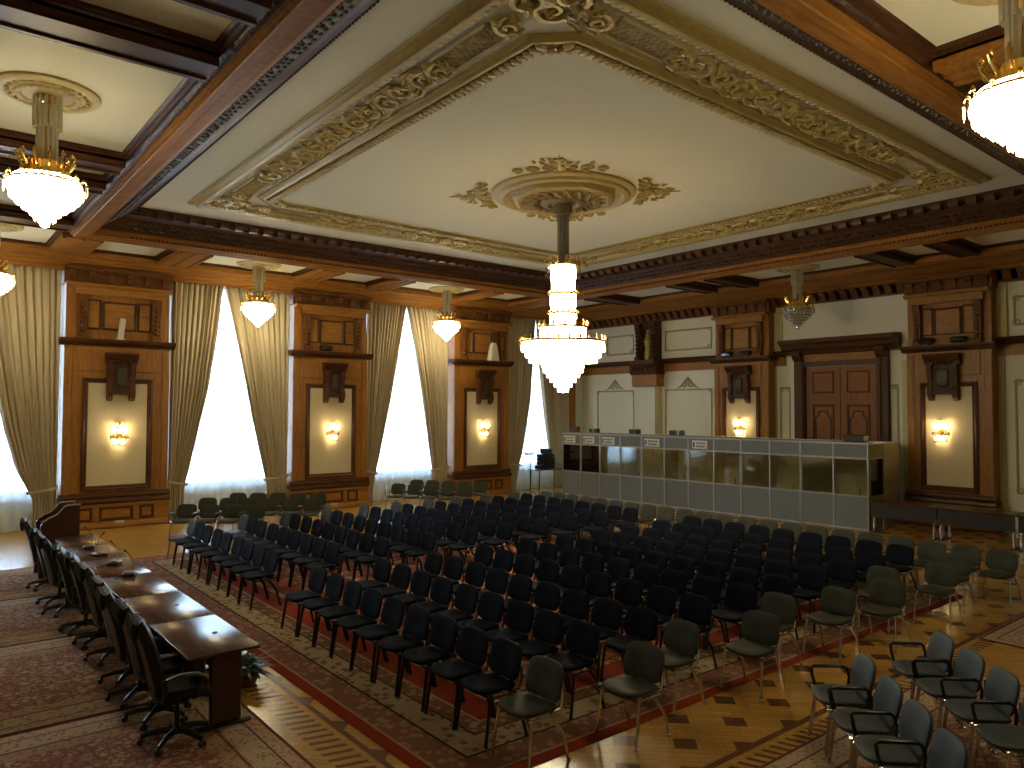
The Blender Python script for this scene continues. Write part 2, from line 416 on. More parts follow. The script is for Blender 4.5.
# main cornice ring round the centre coffer
main0 = MB().ring(CX0, CX1, CY0, CY1, [(0,6.86),(0,6.80),(.04,6.80),(.06,6.76),(.12,6.75),(.14,6.71),(.22,6.69),(.25,6.66),(.27,6.655)])
main = MB().ring(CX0, CX1, CY0, CY1, [(.58,6.43),(.60,6.40),(.63,6.395),(.64,6.36),(.66,6.355),(.665,6.32),(.69,6.305),(.72,6.30),(.75,6.275),(.86,6.28),(.88,6.262),(.96,6.26),(.975,6.275),(.975,6.31),(1.01,6.32),(1.02,6.36)])
main.ring(CX0, CX1, CY0, CY1, [(1.12,6.42),(1.14,6.43),(1.14,6.5)])
mo = struct('trim_1', main, M['beam']); struct('upper_moulding', main0, M['beamdark'], parent=mo)
fr = MB().ring(CX0, CX1, CY0, CY1, [(.27,6.655),(.30,6.62),(.45,6.53),(.56,6.45),(.58,6.43)])
fr.ring(CX0, CX1, CY0, CY1, [(1.02,6.36),(1.06,6.37),(1.10,6.42),(1.12,6.42)])
struct('frieze', fr, M['carved'], parent=mo)
dn = MB()
def along(x0, x1, y0, y1, pitch, fn):
    """call fn(x, y, ang) along a rectangle; ang points outward"""
    for (ax, ay, bx_, by, ang) in ((x0,y0,x1,y0,-pi/2), (x1,y0,x1,y1,0), (x1,y1,x0,y1,pi/2), (x0,y1,x0,y0,pi)):
        L = math.hypot(bx_-ax, by-ay); n = max(1, round(L/pitch))
        for i in range(n):
            q = (i+.5)/n; fn(ax+(bx_-ax)*q, ay+(by-ay)*q, ang)
def corbel(x, y, a):
    if a not in (0, pi/2): return
    m = Matrix.Rotation(a, 3, 'Z')
    prof = [(-.03,6.80),(-.03,6.74),(.0,6.69),(.06,6.67),(.12,6.68),(.16,6.72),(.16,6.80)]
    vs = []
    for sgn in (-.085, .085):
        for d, z in prof:
            p = m @ Vector((d, sgn, 0)); vs.append((x+p.x, y+p.y, z))
    n = len(prof)
    dn.add(vs, [tuple(range(n)), tuple(range(2*n-1, n-1, -1))]+[(i, i+n, (i+1) % n+n, (i+1) % n) for i in range(n)])
along(CX0, CX1, CY0, CY1, .31, corbel)
struct('corbel_row', dn, M['dark'], parent=mo)
bd = MB()
def bead(x, y, a):
    if a in (0, pi/2): return
    m = Matrix.Rotation(a, 3, 'Z'); p = m @ Vector((.035, 0, 0)); bd.ball((x+p.x, y+p.y, 6.79), .03, 6, 4)
along(CX0, CX1, CY0, CY1, .075, bead)
struct('bead_row', bd, M['beamdark'], parent=mo)
ds = MB()
def dentil(x, y, a):
    m = Matrix.Rotation(a, 3, 'Z'); p = m @ Vector((.652, 0, 0)); ds.cbox((x+p.x, y+p.y, 6.342), (.03,.045,.032), m)
along(CX0, CX1, CY0, CY1, .085, dentil)
struct('dentil_row', ds, M['beamdark'], parent=mo)
lf = MB()
def leafy(x, y, a):
    m = Matrix.Rotation(a, 3, 'Z')
    for dd, zz, w in ((.36,6.585,.045), (.48,6.505,.05)):
        p = m @ Vector((dd, random.uniform(-.04,.04), 0)); lf.ball((x+p.x, y+p.y, zz), w, 6, 4, .5)
along(CX0, CX1, CY0, CY1, .14, leafy)
struct('carved_leaves', lf, M['bronze'], parent=mo)
# beams round the aisle cells
xs_cells = [(3.12,4.6),(5.35,8.0),(8.62,10.2),(10.72,13.4),(13.8,15.45)]
ys_cells = [(4.3,6.22),(6.65,7.62),(8.12,11.75),(12.2,13.1),(13.5,16.1)]
lx0, lx1 = .45, CX0-1.14; rx0, rx1 = CX1+1.14, 18.4
wy0, wy1 = CY1+1.14, 19.3; fy0, fy1 = 1.2, CY0-1.14
cells = []
for a, b in xs_cells: cells += [(a,b,wy0,wy1), (a,b,fy0,fy1)]
for a, b in ys_cells: cells += [(lx0,lx1,a,b), (rx0,rx1,a,b)]
for xx in ((lx0,lx1),(rx0,rx1)):
    for yy in ((16.75,wy1),(fy0,fy1)): cells.append(xx+yy)
mould = MB()
for (a,b,c,d) in cells:
    mould.ring(a, b, c, d, [(0,ZB+.07),(0,ZB+.10),(-.03,ZB+.115),(-.03,ZB+.14),(-.05,ZB+.15),(-.07,ZB+.185)])
cb = MB(); cb2 = MB()
def strips(x0, x1, y0, y1, along_x):
    cb = cb2 if along_x else globals()['cb']
    """soffit of a cross beam with two raised rails"""
    cb.box(x0, x1, y0, y1, ZB, ZB+.2)
    if along_x:
        w = y1-y0
        for q in (.045, w-.045): cb.box(x0, x1, y0+q-.03, y0+q+.03, ZB-.025, ZB)
    else:
        w = x1-x0
        for q in (.05, w*.5, w-.05): cb.box(x0+q-.035, x0+q+.035, y0, y1, ZB-.025, ZB)
prev = lx1
for i in range(len(xs_cells)+1):
    a = ([lx1]+[c[1] for c in xs_cells])[i]; b = ([c[0] for c in xs_cells]+[rx0])[i]
    for yy in ((wy0,wy1),(fy0,fy1)): strips(a, b, yy[0], yy[1], False)
for i in range(len(ys_cells)+1):
    a = ([fy1]+[c[1] for c in ys_cells])[i]; b = ([c[0] for c in ys_cells]+[16.75])[i]
    for xx in ((lx0,lx1),(rx0,rx1)): strips(xx[0], xx[1], a, b, True)
cb.box(XL, lx0, YB, YW, ZB, ZB+.2); cb.box(lx0, rx1, YB, fy0, ZB, ZB+.2)
o2 = struct('trim_2', cb, M['beam']); struct('side_aisle_beams', cb2, M['beamdark'], parent=o2); struct('cell_moulding', mould, M['beamdark'], parent=o2)  # side aisle beams: dimmer light put into a darker wood colour
# wall cornices
def sweepx(prof, x0, x1): return MB().prism(prof, x0, x1, 'x')
wc = sweepx([(19.28,6.28),(19.28,6.40),(20.5,6.40),(20.5,6.0),(19.78,6.0),(19.78,6.07),(19.70,6.09),(19.66,6.15),(19.58,6.17),(19.56,6.20),(19.46,6.21),(19.42,6.26),(19.34,6.26),(19.32,6.28)], XL, XR)
struct('trim_3', wc, M['beam'])
rc = MB(); pr = [(18.38,6.28),(18.38,6.45),(20.1,6.45),(20.1,5.9),(19.84,5.9),(19.84,6.11),(19.72,6.13),(19.66,6.20),(19.5,6.215),(19.46,6.24),(19.1,6.245),(19.06,6.27),(18.8,6.27),(18.75,6.255),(18.5,6.255),(18.46,6.28)]
rc.prism(pr, YB, YW, 'y')
ro = struct('trim_4', rc, M['beam'])
bk = MB()
y = YB+.15
while y < 20.2:
    bk.prism([(19.86,6.10),(19.62,6.10),(19.62,6.05),(19.72,5.98),(19.76,5.88),(19.86,5.86)], y, y+.17, 'y'); y += .30
bk.box(19.84, 20.0, YB, YW, 5.84, 6.12)
struct('corbel_row', bk, M['carvedmid'], parent=ro)

# gilded plaster frame on the coffer ceiling
GX0, GX1, GY0, GY1 = 4.18, 14.55, 4.72, 15.30
g1 = MB().ring(GX0, GX1, GY0, GY1, [(0,6.86),(0,6.83),(-.04,6.80),(-.10,6.79),(-.12,6.77),(-.15,6.765),(-.27,6.79),(-.30,6.83),(-.30,6.86)])
go = struct('trim_5', g1, M['gold'])
g2 = MB()
ix0, ix1, iy0, iy1 = GX0+1.28, GX1-1.28, GY0+1.28, GY1-1.28
def octring(mb, x0, x1, y0, y1, ch, prof):
    """ring with chamfered corners; prof (inward offset, z)"""
    vs = []; m = len(prof)
    for d, z in prof:
        c = ch - d*0.586*0 
        X0, X1, Y0, Y1 = x0+d, x1-d, y0+d, y1-d; c = ch-d*.414*0+0*d
        c = ch - d*(2-sqrt(2))
        vs += [(X0+c,Y0,z),(X1-c,Y0,z),(X1,Y0+c,z),(X1,Y1-c,z),(X1-c,Y1,z),(X0+c,Y1,z),(X0,Y1-c,z),(X0,Y0+c,z)]
    fs = []
    for i in range(m-1):
        for k in range(8):
            j = (k+1) % 8; fs.append((i*8+k, i*8+j, (i+1)*8+j, (i+1)*8+k))
    return mb.add(vs, fs)
octring(g2, GX0+.90, GX1-.90, GY0+.90, GY1-.90, .42, [(0,6.86),(0,6.82),(.03,6.80),(.06,6.82),(.09,6.80),(.12,6.79),(.15,6.80),(.17,6.825),(.36,6.83),(.38,6.86)])
struct('inner_moulding', g2, M['gold'], parent=go)
eggs = MB()
def egg(dd, r, sx=1.0):
    def fn(x, y, a):
        m = Matrix.Rotation(a, 3, 'Z'); p = m @ Vector((-dd, 0, 0))
        vs = []; n = 6
        b = MB().ball((0,0,0), 1, n, 4)
        eggs.add([(Matrix.Translation((x+p.x, y+p.y, 6.80)) @ m.to_4x4() @ Vector((v[0]*r*1.5, v[1]*r*sx, v[2]*.035))) for v in b.v], b.f)
    return fn
along(GX0+.0, GX1, GY0, GY1, .12, egg(.21, .06))
along(GX0+1.02+.3, GX1-1.02-.3, GY0, GY1, .11, lambda x, y, a: (egg(1.16, .058)(x, y, a)) if abs(a) == pi/2 else None)
along(GX0, GX1, GY0+1.02+.3, GY1-1.02-.3, .11, lambda x, y, a: (egg(1.16, .058)(x, y, a)) if a in (0, pi) else None)
for cx, cy, sx, sy in ((ix0,iy0,1,1),(ix1,iy0,-1,1),(ix1,iy1,-1,-1),(ix0,iy1,1,-1)):
    for q in range(4):
        w = (q+.5)/4
        eggs.ball((cx+sx*(-.08+.30*w), cy+sy*(.22-.30*w), 6.80), .055, 6, 4, .6)
struct('egg_and_dart', eggs, M['paleGold'], parent=go)
# scrollwork
def spiral(cx, cy, r0, a0, turns, sgn, n=16):
    return [(cx+r0*(1-.8*i/n)*cos(a0+sgn*turns*2*pi*i/n), cy+r0*(1-.8*i/n)*sin(a0+sgn*turns*2*pi*i/n)) for i in range(n+1)]
sc = MB()
def scroll_at(T, L, W, seed):
    """S-scroll with leaves in a local strip of length L, width W; T maps (u,v)->(x,y)"""
    R = random.Random(seed); n = max(1, round(L/(W*.85))); st = L/n
    z = 6.815
    for i in range(n):
        u = (i+.5)*st-L/2; s = 1 if i % 2 == 0 else -1
        pts = spiral(0, 0, W*.36, -s*pi/2*1.0, 1.35, s)
        P = [T(u+p[0], s*.02+p[1]*s) for p in pts]
        sc.tube([(p[0], p[1], z) for p in P], [.045-.022*k/16 for k in range(17)], 5)
        lk = [T(u-st*.5, -s*W*.30), T(u-st*.2, -s*W*.40), T(u+st*.12, -s*W*.34), T(u+st*.42, 0), T(u+st*.5, s*W*.30)]
        sc.tube([(p[0], p[1], z) for p in lk], [.02,.045,.04,.035,.02], 5)
        for k in range(11):
            a = R.uniform(0, 2*pi); q = W*R.uniform(.26, .50); c0 = T(u+q*cos(a)*1.1, q*sin(a)*.9); c1 = T(u+(q+.12)*cos(a+.7), (q*.9+.05)*sin(a+.7))
            sc.tube([(c0[0], c0[1], z), ((c0[0]+c1[0])/2, (c0[1]+c1[1])/2, z-.02), (c1[0], c1[1], z+.01)], [.018,.038,.01], 5)
lat = MB()
def lattice(T, L, W):
    n = int(L/.09)
    for i in range(-2, n+3):
        for s in (1, -1):
            u0 = -L/2+i*.09; a = [u0, -W/2*s]; b = [u0+W*.55, W/2*s]
            if a[0] < -L/2: q = (-L/2-a[0])/(b[0]-a[0]); a = [-L/2, a[1]+(b[1]-a[1])*q]
            if b[0] > L/2: q = (L/2-a[0])/(b[0]-a[0]); b = [L/2, a[1]+(b[1]-a[1])*q]
            if a[0] >= b[0] or a[0] > L/2: continue
            A = T(*a); B = T(*b); lat.tube([(A[0],A[1],6.84),(B[0],B[1],6.84)], .009, 4, False)
    c = [T(-L/2,-W/2), T(L/2,-W/2), T(L/2,W/2), T(-L/2,W/2), T(-L/2,-W/2)]
    for p, q in zip(c, c[1:]): lat.tube([(p[0],p[1],6.83),(q[0],q[1],6.83)], .022, 4)
mid = .60
for si, (ox, oy, ux, uy, vx, vy, L) in enumerate(((GX0,GY0+mid,1,0,0,1,GX1-GX0), (GX0,GY1-mid,1,0,0,-1,GX1-GX0), (GX0+mid,GY0,0,1,1,0,GY1-GY0), (GX1-mid,GY0,0,1,-1,0,GY1-GY0))):
    def mk(c):
        return lambda u, v: (ox+ux*(c+u)+vx*v, oy+uy*(c+u)+vy*v)
    scroll_at(mk(L/2), L-5.4, .52, si)
    for c in (1.95, L-1.95):
        lattice(mk(c), 1.05, .36)
        for d in (-.66, .66): scroll_at(mk(c+d), .34, .40, si+9)
for cx, cy in ((GX0+mid,GY0+mid),(GX1-mid,GY0+mid),(GX1-mid,GY1-mid),(GX0+mid,GY1-mid)):
    sx = 1 if cx < 9 else -1; sy = 1 if cy < 10 else -1
    T = lambda u, v: (cx+sx*.06+(u-v)*.7071*1.0, cy+sy*.06+(u+v)*.7071*(-sx*sy)*-1) 
    for a in (-1, 1):
        for b in (-1, 1):
            pts = spiral(0, 0, .20, 0 if a > 0 else pi, 1.3, a*b)
            sc.tube([(cx+a*.02+p[0]+a*.12, cy+p[1]*1.0+b*.14, 6.81) for p in pts], [.05-.025*k/16 for k in range(17)], 5)
    for k in range(16):
        a = 2*pi*k/16; sc.ball((cx+.36*cos(a), cy+.36*sin(a), 6.82), .055, 6, 4, .5)
    sc.ball((cx, cy, 6.82), .10, 8, 5, .5)
    Rr = random.Random(int(cx*7))
    for k in range(26):
        a = Rr.uniform(0, 2*pi); q = Rr.uniform(.12, .46); x_, y_ = cx+q*cos(a)*(1.25 if sx*sy > 0 else .9), cy+q*sin(a)
        sc.tube([(x_, y_, 6.82), (x_+.07*cos(a+1), y_+.07*sin(a+1), 6.79), (x_+.13*cos(a+1.8), y_+.13*sin(a+1.8), 6.83)], [.02,.04,.01], 5)
struct('scrollwork', sc, M['gold'], parent=go); struct('lattice_panel', lat, M['paleGold'], parent=go)

# central ceiling rose
CCX, CCY = 9.42, 10.12
rr = thing('ceiling_rose', 'large round gilded plaster rose at the centre of the coffered ceiling', 'ceiling rose', (CCX, CCY, 6.85))
MB().lathe([(1.34,.0),(1.34,-.04),(1.29,-.07),(1.24,-.07),(1.21,-.11),(1.13,-.13),(1.09,-.10),(1.06,-.06),(1.02,-.06)], 48).build('outer_ring', M['paleGold'], rr, K)
MB().lathe([(1.06,-.03),(1.0,-.10),(.98,-.16),(.90,-.19),(.86,-.17)], 8, ph=pi/8).build('inner_octagon', M['paleGold'], rr, K)
rp = MB().lathe([(.90,-.15),(.6,-.17),(.42,-.18),(.40,-.22),(.30,-.24),(.24,-.20),(.10,-.24),(.0001,-.25)], 32)
for k in range(20):
    a = 2*pi*k/20; rp.ball((.66*cos(a), .66*sin(a), -.17), .085, 6, 4, .5)
    rp.tube([(.46*cos(a),.46*sin(a),-.18),(.56*cos(a+.12),.56*sin(a+.12),-.21),(.78*cos(a-.05),.78*sin(a-.05),-.17)], [.03,.045,.02], 5)
rp.build('acanthus_disc', M['paleGold'], rr, K)
for q in range(4):
    a = pi/4+q*pi/2; m_ = MB(); R = random.Random(q)
    for s in (-1, 1):
        for (u, v, r0) in ((1.52,.20,.13),(1.50,.48,.12),(1.44,.74,.09),(1.72,.10,.10),(1.92,.05,.06)):
            pts = spiral(0, 0, r0, pi, 1.2, s)
            m_.tube([(cos(a)*(u+p[0])-sin(a)*(s*v+p[1]*1.2), sin(a)*(u+p[0])+cos(a)*(s*v+p[1]*1.2), -.025) for p in pts], [.032-.016*k/16 for k in range(17)], 5)
        for k in range(9):
            u = R.uniform(1.48, 1.95); v = s*R.uniform(.0, .8)*(2.15-u)/.65
            m_.tube([(cos(a)*u-sin(a)*v, sin(a)*u+cos(a)*v, -.02), (cos(a)*(u+.09)-sin(a)*(v+s*.04), sin(a)*(u+.09)+cos(a)*(v+s*.04), -.02)], [.03,.008], 5)
    m_.tube([(cos(a)*1.45, sin(a)*1.45, -.02), (cos(a)*2.15, sin(a)*2.15, -.02)], [.04,.008], 5)
    m_.build('scroll_spray', M['gold'], rr, K)

# ------------------------------------------------------------ walls
struct('wall_right', MB().box(XR, XR+.3, YB-.3, YW+.3, 0, 6.6), M['wall'])
struct('wall_left', MB().box(XL-.3, XL, YB-.3, YW+.3, 0, 6.6), M['backwall'])
struct('wall_back', MB().box(XL-.3, XR+.3, YB-.3, YB, 0, 6.6), M['backwall'])
WINS = [(-.35,2.70,), (5.22,8.20), (10.62,13.50), (16.02,18.85)]
ww = MB(); px = XL-.3; SILL, HEAD = .80, 6.05
for a, b in WINS:
    ww.box(px, a, YW, YW+.45, 0, 6.6); ww.box(a, b, YW, YW+.45, 0, SILL); ww.box(a, b, YW, YW+.45, HEAD, 6.6); px = b
ww.box(px, XR+.3, YW, YW+.45, 0, 6.6)
struct('wall_window', ww, M['wall'])
for i, (a, b) in enumerate(WINS):
    w = bpy.data.objects.new('window_%d' % (i+1), None); COL.objects.link(w); w.location = ((a+b)/2*K, (YW+.28)*K, SILL*K); w['kind'] = 'structure'
    hw = (b-a)/2; H = HEAD-SILL
    m_ = MB().vring(-hw, hw, 0, H, [(0,.06),(0,-.04),(.07,-.04),(.07,.06)])
    m_.box(-.05,.05,-.03,.05,.07,H-.07); m_.box(-hw+.05,hw-.05,-.03,.05,H*.68,H*.68+.09)
    for q in (-.5, .5): m_.box(q*hw*2*.5-.035, q*hw*2*.5+.035, -.02, .04, .07, H-.07)
    m_.build('window_frame', M['whitepaint'], w, K)
    MB().box(-hw+.05, hw-.05, .005, .012, .05, H-.05).build('pane', M['pane'], w, K)
    MB().box(-hw, hw, -.30, -.02, -.05, 0).build('window_sill', M['whitepaint'], w, K)

# ---- wood piers (local: front faces -y, x centred, y=0 front face)
def pier(name_i, w, depth, loc, rz, base_hidden=False):
    p = bpy.data.objects.new('trim_%d' % name_i, None); COL.objects.link(p); p['kind'] = 'structure'
    p.location = (loc[0]*K, loc[1]*K, 0); p.rotation_euler = (0,0,rz)
    h = w/2; D = depth; s = w/2.27
    b = MB().box(-h, h, 0, D, .62, 4.30); b.box(-h+.02, h-.02, .04, D, 4.40, 5.70)
    for sg in (-1, 1):                                       # stiles
        b.cbox((sg*(h-.09), -.008, 2.45), (.16, .03, 3.5), b=.008)
    b.cbox((0,-.006,3.95), (w-.50, .03, .55), b=.008)
    b.build('pier_body', M['wood'], p, K)
    bs = MB().box(-h-.07, h+.07, -.10, D, 0, .14); bs.box(-h-.04, h+.04, -.07, D, .14, .60)
    bs.prism([(-.10,.14),(-.13,.10),(-.13,.02),(-.10,0)], -h-.1, h+.1, 'x')
    bs.build('base', M['woodx'], p, K)
    pn = MB()
    for x0, x1 in ((-.82*s,-.50*s), (-.36*s,.36*s), (.50*s,.82*s)):
        pn.vring(x0, x1, .18, .50, [(0,-.07),(0,-.095),(.03,-.10),(.045,-.075),(.06,-.07)])
    pn.build('base_panel', M['dark'], p, K)
    rl = MB().prism([(0,.84),(-.05,.82),(-.08,.74),(-.05,.71),(-.12,.68),(-.13,.62),(-.06,.56),(0,.56),(.05,.56),(.05,.84)], -h-.05, h+.05, 'x')
    rl.box(-h-.02, -h+.001, 0, D, .56, .72); rl.box(h-.001, h+.02, 0, D, .56, .72)
    rl.build('chair_rail', M['dark'], p, K)
    fx = .755*s; fz0, fz1 = .88, 3.52
    MB().vring(-fx, fx, fz0, fz1, [(-.0,0),(0,-.05),(.04,-.06),(.08,-.03),(.10,-.04),(.12,-.012)]).build('panel_frame', M['dark'], p, K)
    MB().box(-fx+.1, fx-.1, -.012, 0, fz0+.1, fz1-.1).build('fabric_panel', M['fabricpanel'], p, K)
    sh = MB().prism([(.03,4.26),(-.06,4.28),(-.10,4.33),(-.16,4.35),(-.18,4.40),(-.18,4.43),(.05,4.43)], -h-.10, h+.10, 'x')
    sh.box(-h-.10, h+.10, .03, D, 4.30, 4.43)
    sh.build('shelf', M['dark'], p, K)
    # upper aedicule
    c = MB()
    for sg in (-1, 1):
        x = sg*.80*s*1.0
        c.prism([(0,4.44),(-.13,4.44),(-.14,4.52),(-.08,4.56),(-.07,4.9),(-.10,5.2),(-.13,5.38),(-.15,5.44),(0,5.44),(.05,5.44),(.05,4.44)], x-.10*s, x+.10*s, 'x')
        for k in range(7): c.ball((x, -.085-.01*(k % 2), 4.62+k*.11), .055*s, 6, 4, .9)
    c.build('carved_column', M['carvedmid'], p, K)
    pa = MB().vring(-.36*s, .36*s, 4.66, 5.33, [(0,.04),(0,-.01),(.03,-.02),(.05,.01),(.06,.04)])
    for sg in (-1, 1): pa.vring(sg*.55*s-.15*s, sg*.55*s+.15*s, 4.66, 5.36, [(0,.04),(0,.005),(.02,-.005),(.04,.02),(.05,.04)])
    pa.build('upper_panel_frame', M['dark'], p, K)
    MB().box(-.32*s,.32*s,.0,.05,4.70,5.29).box(-.66*s,-.44*s,.01,.05,4.70,5.32).box(.44*s,.66*s,.01,.05,4.70,5.32).build('upper_panel', M['woodx'], p, K)
    li = MB().box(-.95*s, .95*s, -.10, .05, 5.46, 5.62); li.prism([(0,5.62),(-.12,5.62),(-.18,5.67),(-.18,5.71),(.1,5.71)], -h+.0, h, 'x')
    li.build('lintel', M['woodx'], p, K)
    bb = MB().box(-h-.03, h+.03, -.02, D, 5.70, 6.10)
    bb.prism([(.0,5.98),(-.10,6.0),(-.14,6.04),(-.14,6.1),(0,6.1)], -h-.04, h+.04, 'x')
    n = 6
    for k in range(n):
        x = -h+.13+(w-.26)*k/(n-1)
        bb.prism([(-.02,5.99),(-.13,5.99),(-.13,5.93),(-.08,5.88),(-.06,5.78),(-.02,5.76)], x-.07, x+.07, 'x')
    bb.build('corbel_band', M['carvedmid'], p, K)
    # carved bracket
    return p
def cartouche(loc, rz, label, s=1.0):
    c = thing('wall_bracket', label, 'bracket', loc, rz, 'carved brackets on the wooden piers')
    m_ = MB().prism([(0,.0),(-.30,.0),(-.31,-.05),(-.24,-.09),(-.22,-.15),(-.16,-.19),(-.15,-.26),(0,-.28)], -.40*s, .40*s, 'x')
    m_.build('cap', M['dark'], c, K)
    b = MB().box(-.25*s, .25*s, -.13, 0, -.92, -.27)
    for sg in (-1, 1):
        b.prism([(0,-.26),(-.20,-.26),(-.22,-.40),(-.16,-.55),(-.15,-.75),(-.19,-.85),(-.19,-.97),(-.12,-1.10),(-.06,-1.14),(0,-1.08)], sg*.28*s-.06, sg*.28*s+.06, 'x')
    b.box(-.32*s, .32*s, -.18, 0, -.98, -.90)
    for k in range(5): b.ball((-.2*s+k*.1*s, -.17, -.22), .04, 6, 4)
    b.build('carved_body', M['carved'], c, K)
    MB().pad(.26*s, .46, .05, lambda a, b_, t_: (a, -.15-t_, -.58+b_), 5, 16).build('shield', M['bronze'], c, K)
    return c
def sconce(loc, rz, label, lit=1.0):
    c = thing('wall_sconce', label, 'wall lamp', loc, rz, 'crystal wall sconces')
    m_ = MB()
    m_.pad(.12, .46, .03, lambda a, b, t_: (a, -.02-t_, b-.05), 2, 16)
    for sg in (-1, 0, 1):
        m_.tube([(0,-.03,-.10), (sg*.08,-.08,-.16), (sg*.14,-.13,-.10), (sg*.14,-.14,.0)], .012, 6)
        m_.lathe([(.03,-.02),(.045,0),(.02,.01)], 8, (sg*.14,-.14,0))
    for k in range(5):
        a = -1.2+k*.6; m_.tube([(0,-.03,.14),(.08*sin(a),-.06,.22),(.12*sin(a),-.09,.27-.03*abs(k-2))], [.01,.012,.004], 5)
    m_.build('brass_mount', M['brass'], c, K)
    for sg in (-1, 0, 1): MB().lathe([(.001,0),(.028,.01),(.036,.05),(.028,.10),(.001,.13)], 10, (sg*.12,-.14,.02)).build('bulb', M['bulb'], c, K)
    for sg in (-.5, .5): MB().lathe([(.001,0),(.028,.01),(.036,.05),(.028,.09),(.001,.12)], 10, (sg*.13,-.10,-.26)).build('bulb', M['bulb'], c, K)
    d = MB()
    for r, z, n in ((.19,-.04,18), (.13,-.20,12)):
        for k in range(n):
            a = pi+pi*k/(n-1); x, y_ = r*cos(a), r*.8*sin(a)-.04
            d.lathe([(.001,0),(.012,-.02),(.012,-.09),(.001,-.12)], 4, (x, y_, z))
    d.build('crystal_drops', M['crystal'], c, K)
    return c
PC = (3.90, 9.36, 14.71)
for i, x in enumerate(PC):
    pier(6+i, (2.27,2.27,2.23)[i], .70, (x, 19.7), 0)
    w_ = ('leftmost', 'middle', 'rightmost')[i]
    cartouche((x+.04, 19.7, 4.12), 0, 'dark carved bracket high on the %s wooden pier of the window wall' % w_, .86)
    sconce((x+.03, 19.68, 2.22), 0, 'lit crystal sconce on the %s pier of the window wall' % w_)
pier(9, 1.92, .40, (19.6, 7.38), -pi/2); pier(10, 1.90, .40, (19.6, 13.17), -pi/2)
cartouche((19.6, 7.46, 4.20), -pi/2, 'dark carved bracket on the right wall pier nearest the camera'); cartouche((19.6, 13.17, 4.16), -pi/2, 'dark carved bracket on the wooden pier left of the double door')
sconce((19.58, 7.54, 2.36), -pi/2, 'lit crystal sconce on the right wall pier nearest the camera'); sconce((19.58, 13.17, 2.36), -pi/2, 'lit crystal sconce above the booths left of the double door')
# corner pilaster of the window wall
MB().box(18.85, 19.25, 20.0, YW, 0, 6.0).build('trim_11', M['wood'], None, K)['kind'] = 'structure'
MB().box(XL, -.8, 19.7, YW, 0, 6.2).build('trim_12', M['wood'], None, K)['kind'] = 'structure'

# ---- right wall decoration
def rw(mb, y0, y1, z0, z1, prof):
    """frame on wall facing -x"""
    vs = []; m = len(prof)
    for d, x in prof:
        vs += [(XR+x, y0+d, z0+d), (XR+x, y1-d, z0+d), (XR+x, y1-d, z1-d), (XR+x, y0+d, z1-d)]
    fs = [(i*4+k, i*4+(k+1) % 4, (i+1)*4+(k+1) % 4, (i+1)*4+k) for i in range(m-1) for k in range(4)]
    return mb.add(vs, fs)
rail = MB(); rb = MB()
for a, b in ((14.15,16.45),(17.60,20.4),(11.9,12.2),(YB,6.4)):
    rail.prism([(20.02,4.55),(19.80,4.55),(19.78,4.50),(19.86,4.46),(19.90,4.38),(20.02,4.37)], a, b, 'y'); rb.box(19.95, 20.02, a, b, 4.12, 4.38)
r_ = struct('trim_13', rail, M['dark']); struct('rail_band', rb, M['woodx'], parent=r_)
pf = MB(); orn = MB()
def panel(y0, y1, z0, z1, top=True):
    rw(pf, y0, y1, z0, z1, [(0,0),(0,-.025),(.03,-.03),(.045,-.005),(.05,0)])
    for yy in (y0+.07, y1-.07):
        for zz in (z0+.07, z1-.07): orn.tube([(XR-.02, yy+p[0], zz+p[1]) for p in spiral(0,0,.09,0,1.2,1,10)], .014, 4)
    if top:
        c = (y0+y1)/2
        for s in (-1, 1):
            orn.tube([(XR-.02, c+s*(.02+p[0]+.12), z1+.16+p[1]) for p in spiral(0,0,.13,pi/2,1.3,1,12)], [.025]*13, 4)
            orn.tube([(XR-.02, c+s*.05, z1+.3), (XR-.02, c+s*.30, z1+.08), (XR-.02, c+s*.45, z1+.03)], [.03,.03,.01], 4)
        orn.ball((XR-.02, c, z1+.32), .06, 6, 4, 1.3)
panel(14.5,16.4,1.0,3.52); panel(17.8,19.6,1.0,3.52)
panel(14.5,16.4,4.8,5.5,False); panel(17.8,19.1,4.8,5.5,False)
panel(3.2,6.1,.9,3.55,False); panel(3.2,6.1,4.8,5.5,False); panel(-1,2.7,.9,3.55,False)
panel(11.78,12.1,1.0,3.5,False); panel(8.72,8.98,1.0,3.5,False)
w1 = struct('trim_14', pf, M['olive']); struct('painted_ornament', orn, M['olive'], parent=w1)
ys = MB()
for a, b in ((12.2,12.32),(6.30,6.52),(16.55,16.72),(17.25,17.42),(8.35,8.6)):
    ys.box(19.93, 20.0, a, b, 0, 4.12); 
for a, b in ((12.0,12.4),(6.22,6.50)): ys.box(19.93, 20.0, a, b, 4.55, 5.86)
struct('trim_15', ys, M['wallyellow'])
# small bracket pilaster
sp = MB().box(19.72, 20.0, 16.62, 17.38, .0, 3.66); o_ = struct('trim_16', sp, M['wall'])
struct('capital_base', MB().prism([(20,3.62),(19.66,3.62),(19.60,3.70),(19.60,4.02),(20,4.02)], 16.45, 17.55, 'y'), M['woodx'], parent=o_)
cp = MB().prism([(20,4.02),(19.58,4.02),(19.50,4.12),(19.52,4.30),(19.44,4.40),(19.44,4.52),(20,4.52)], 16.42, 17.58, 'y')
for q in range(5): cp.ball((19.52, 16.6+q*.2, 4.22), .09, 6, 4)
struct('capital', cp, M['carved'], parent=o_)
cc = MB()
for yy in (16.66, 17.34):
    cc.prism([(20,4.52),(19.62,4.52),(19.60,4.62),(19.72,4.7),(19.74,5.2),(19.64,5.5),(19.60,5.8),(20,5.86)], yy-.11, yy+.11, 'y')
    for k in range(9): cc.ball((19.68, yy, 4.66+k*.135), .10, 6, 4, .8)
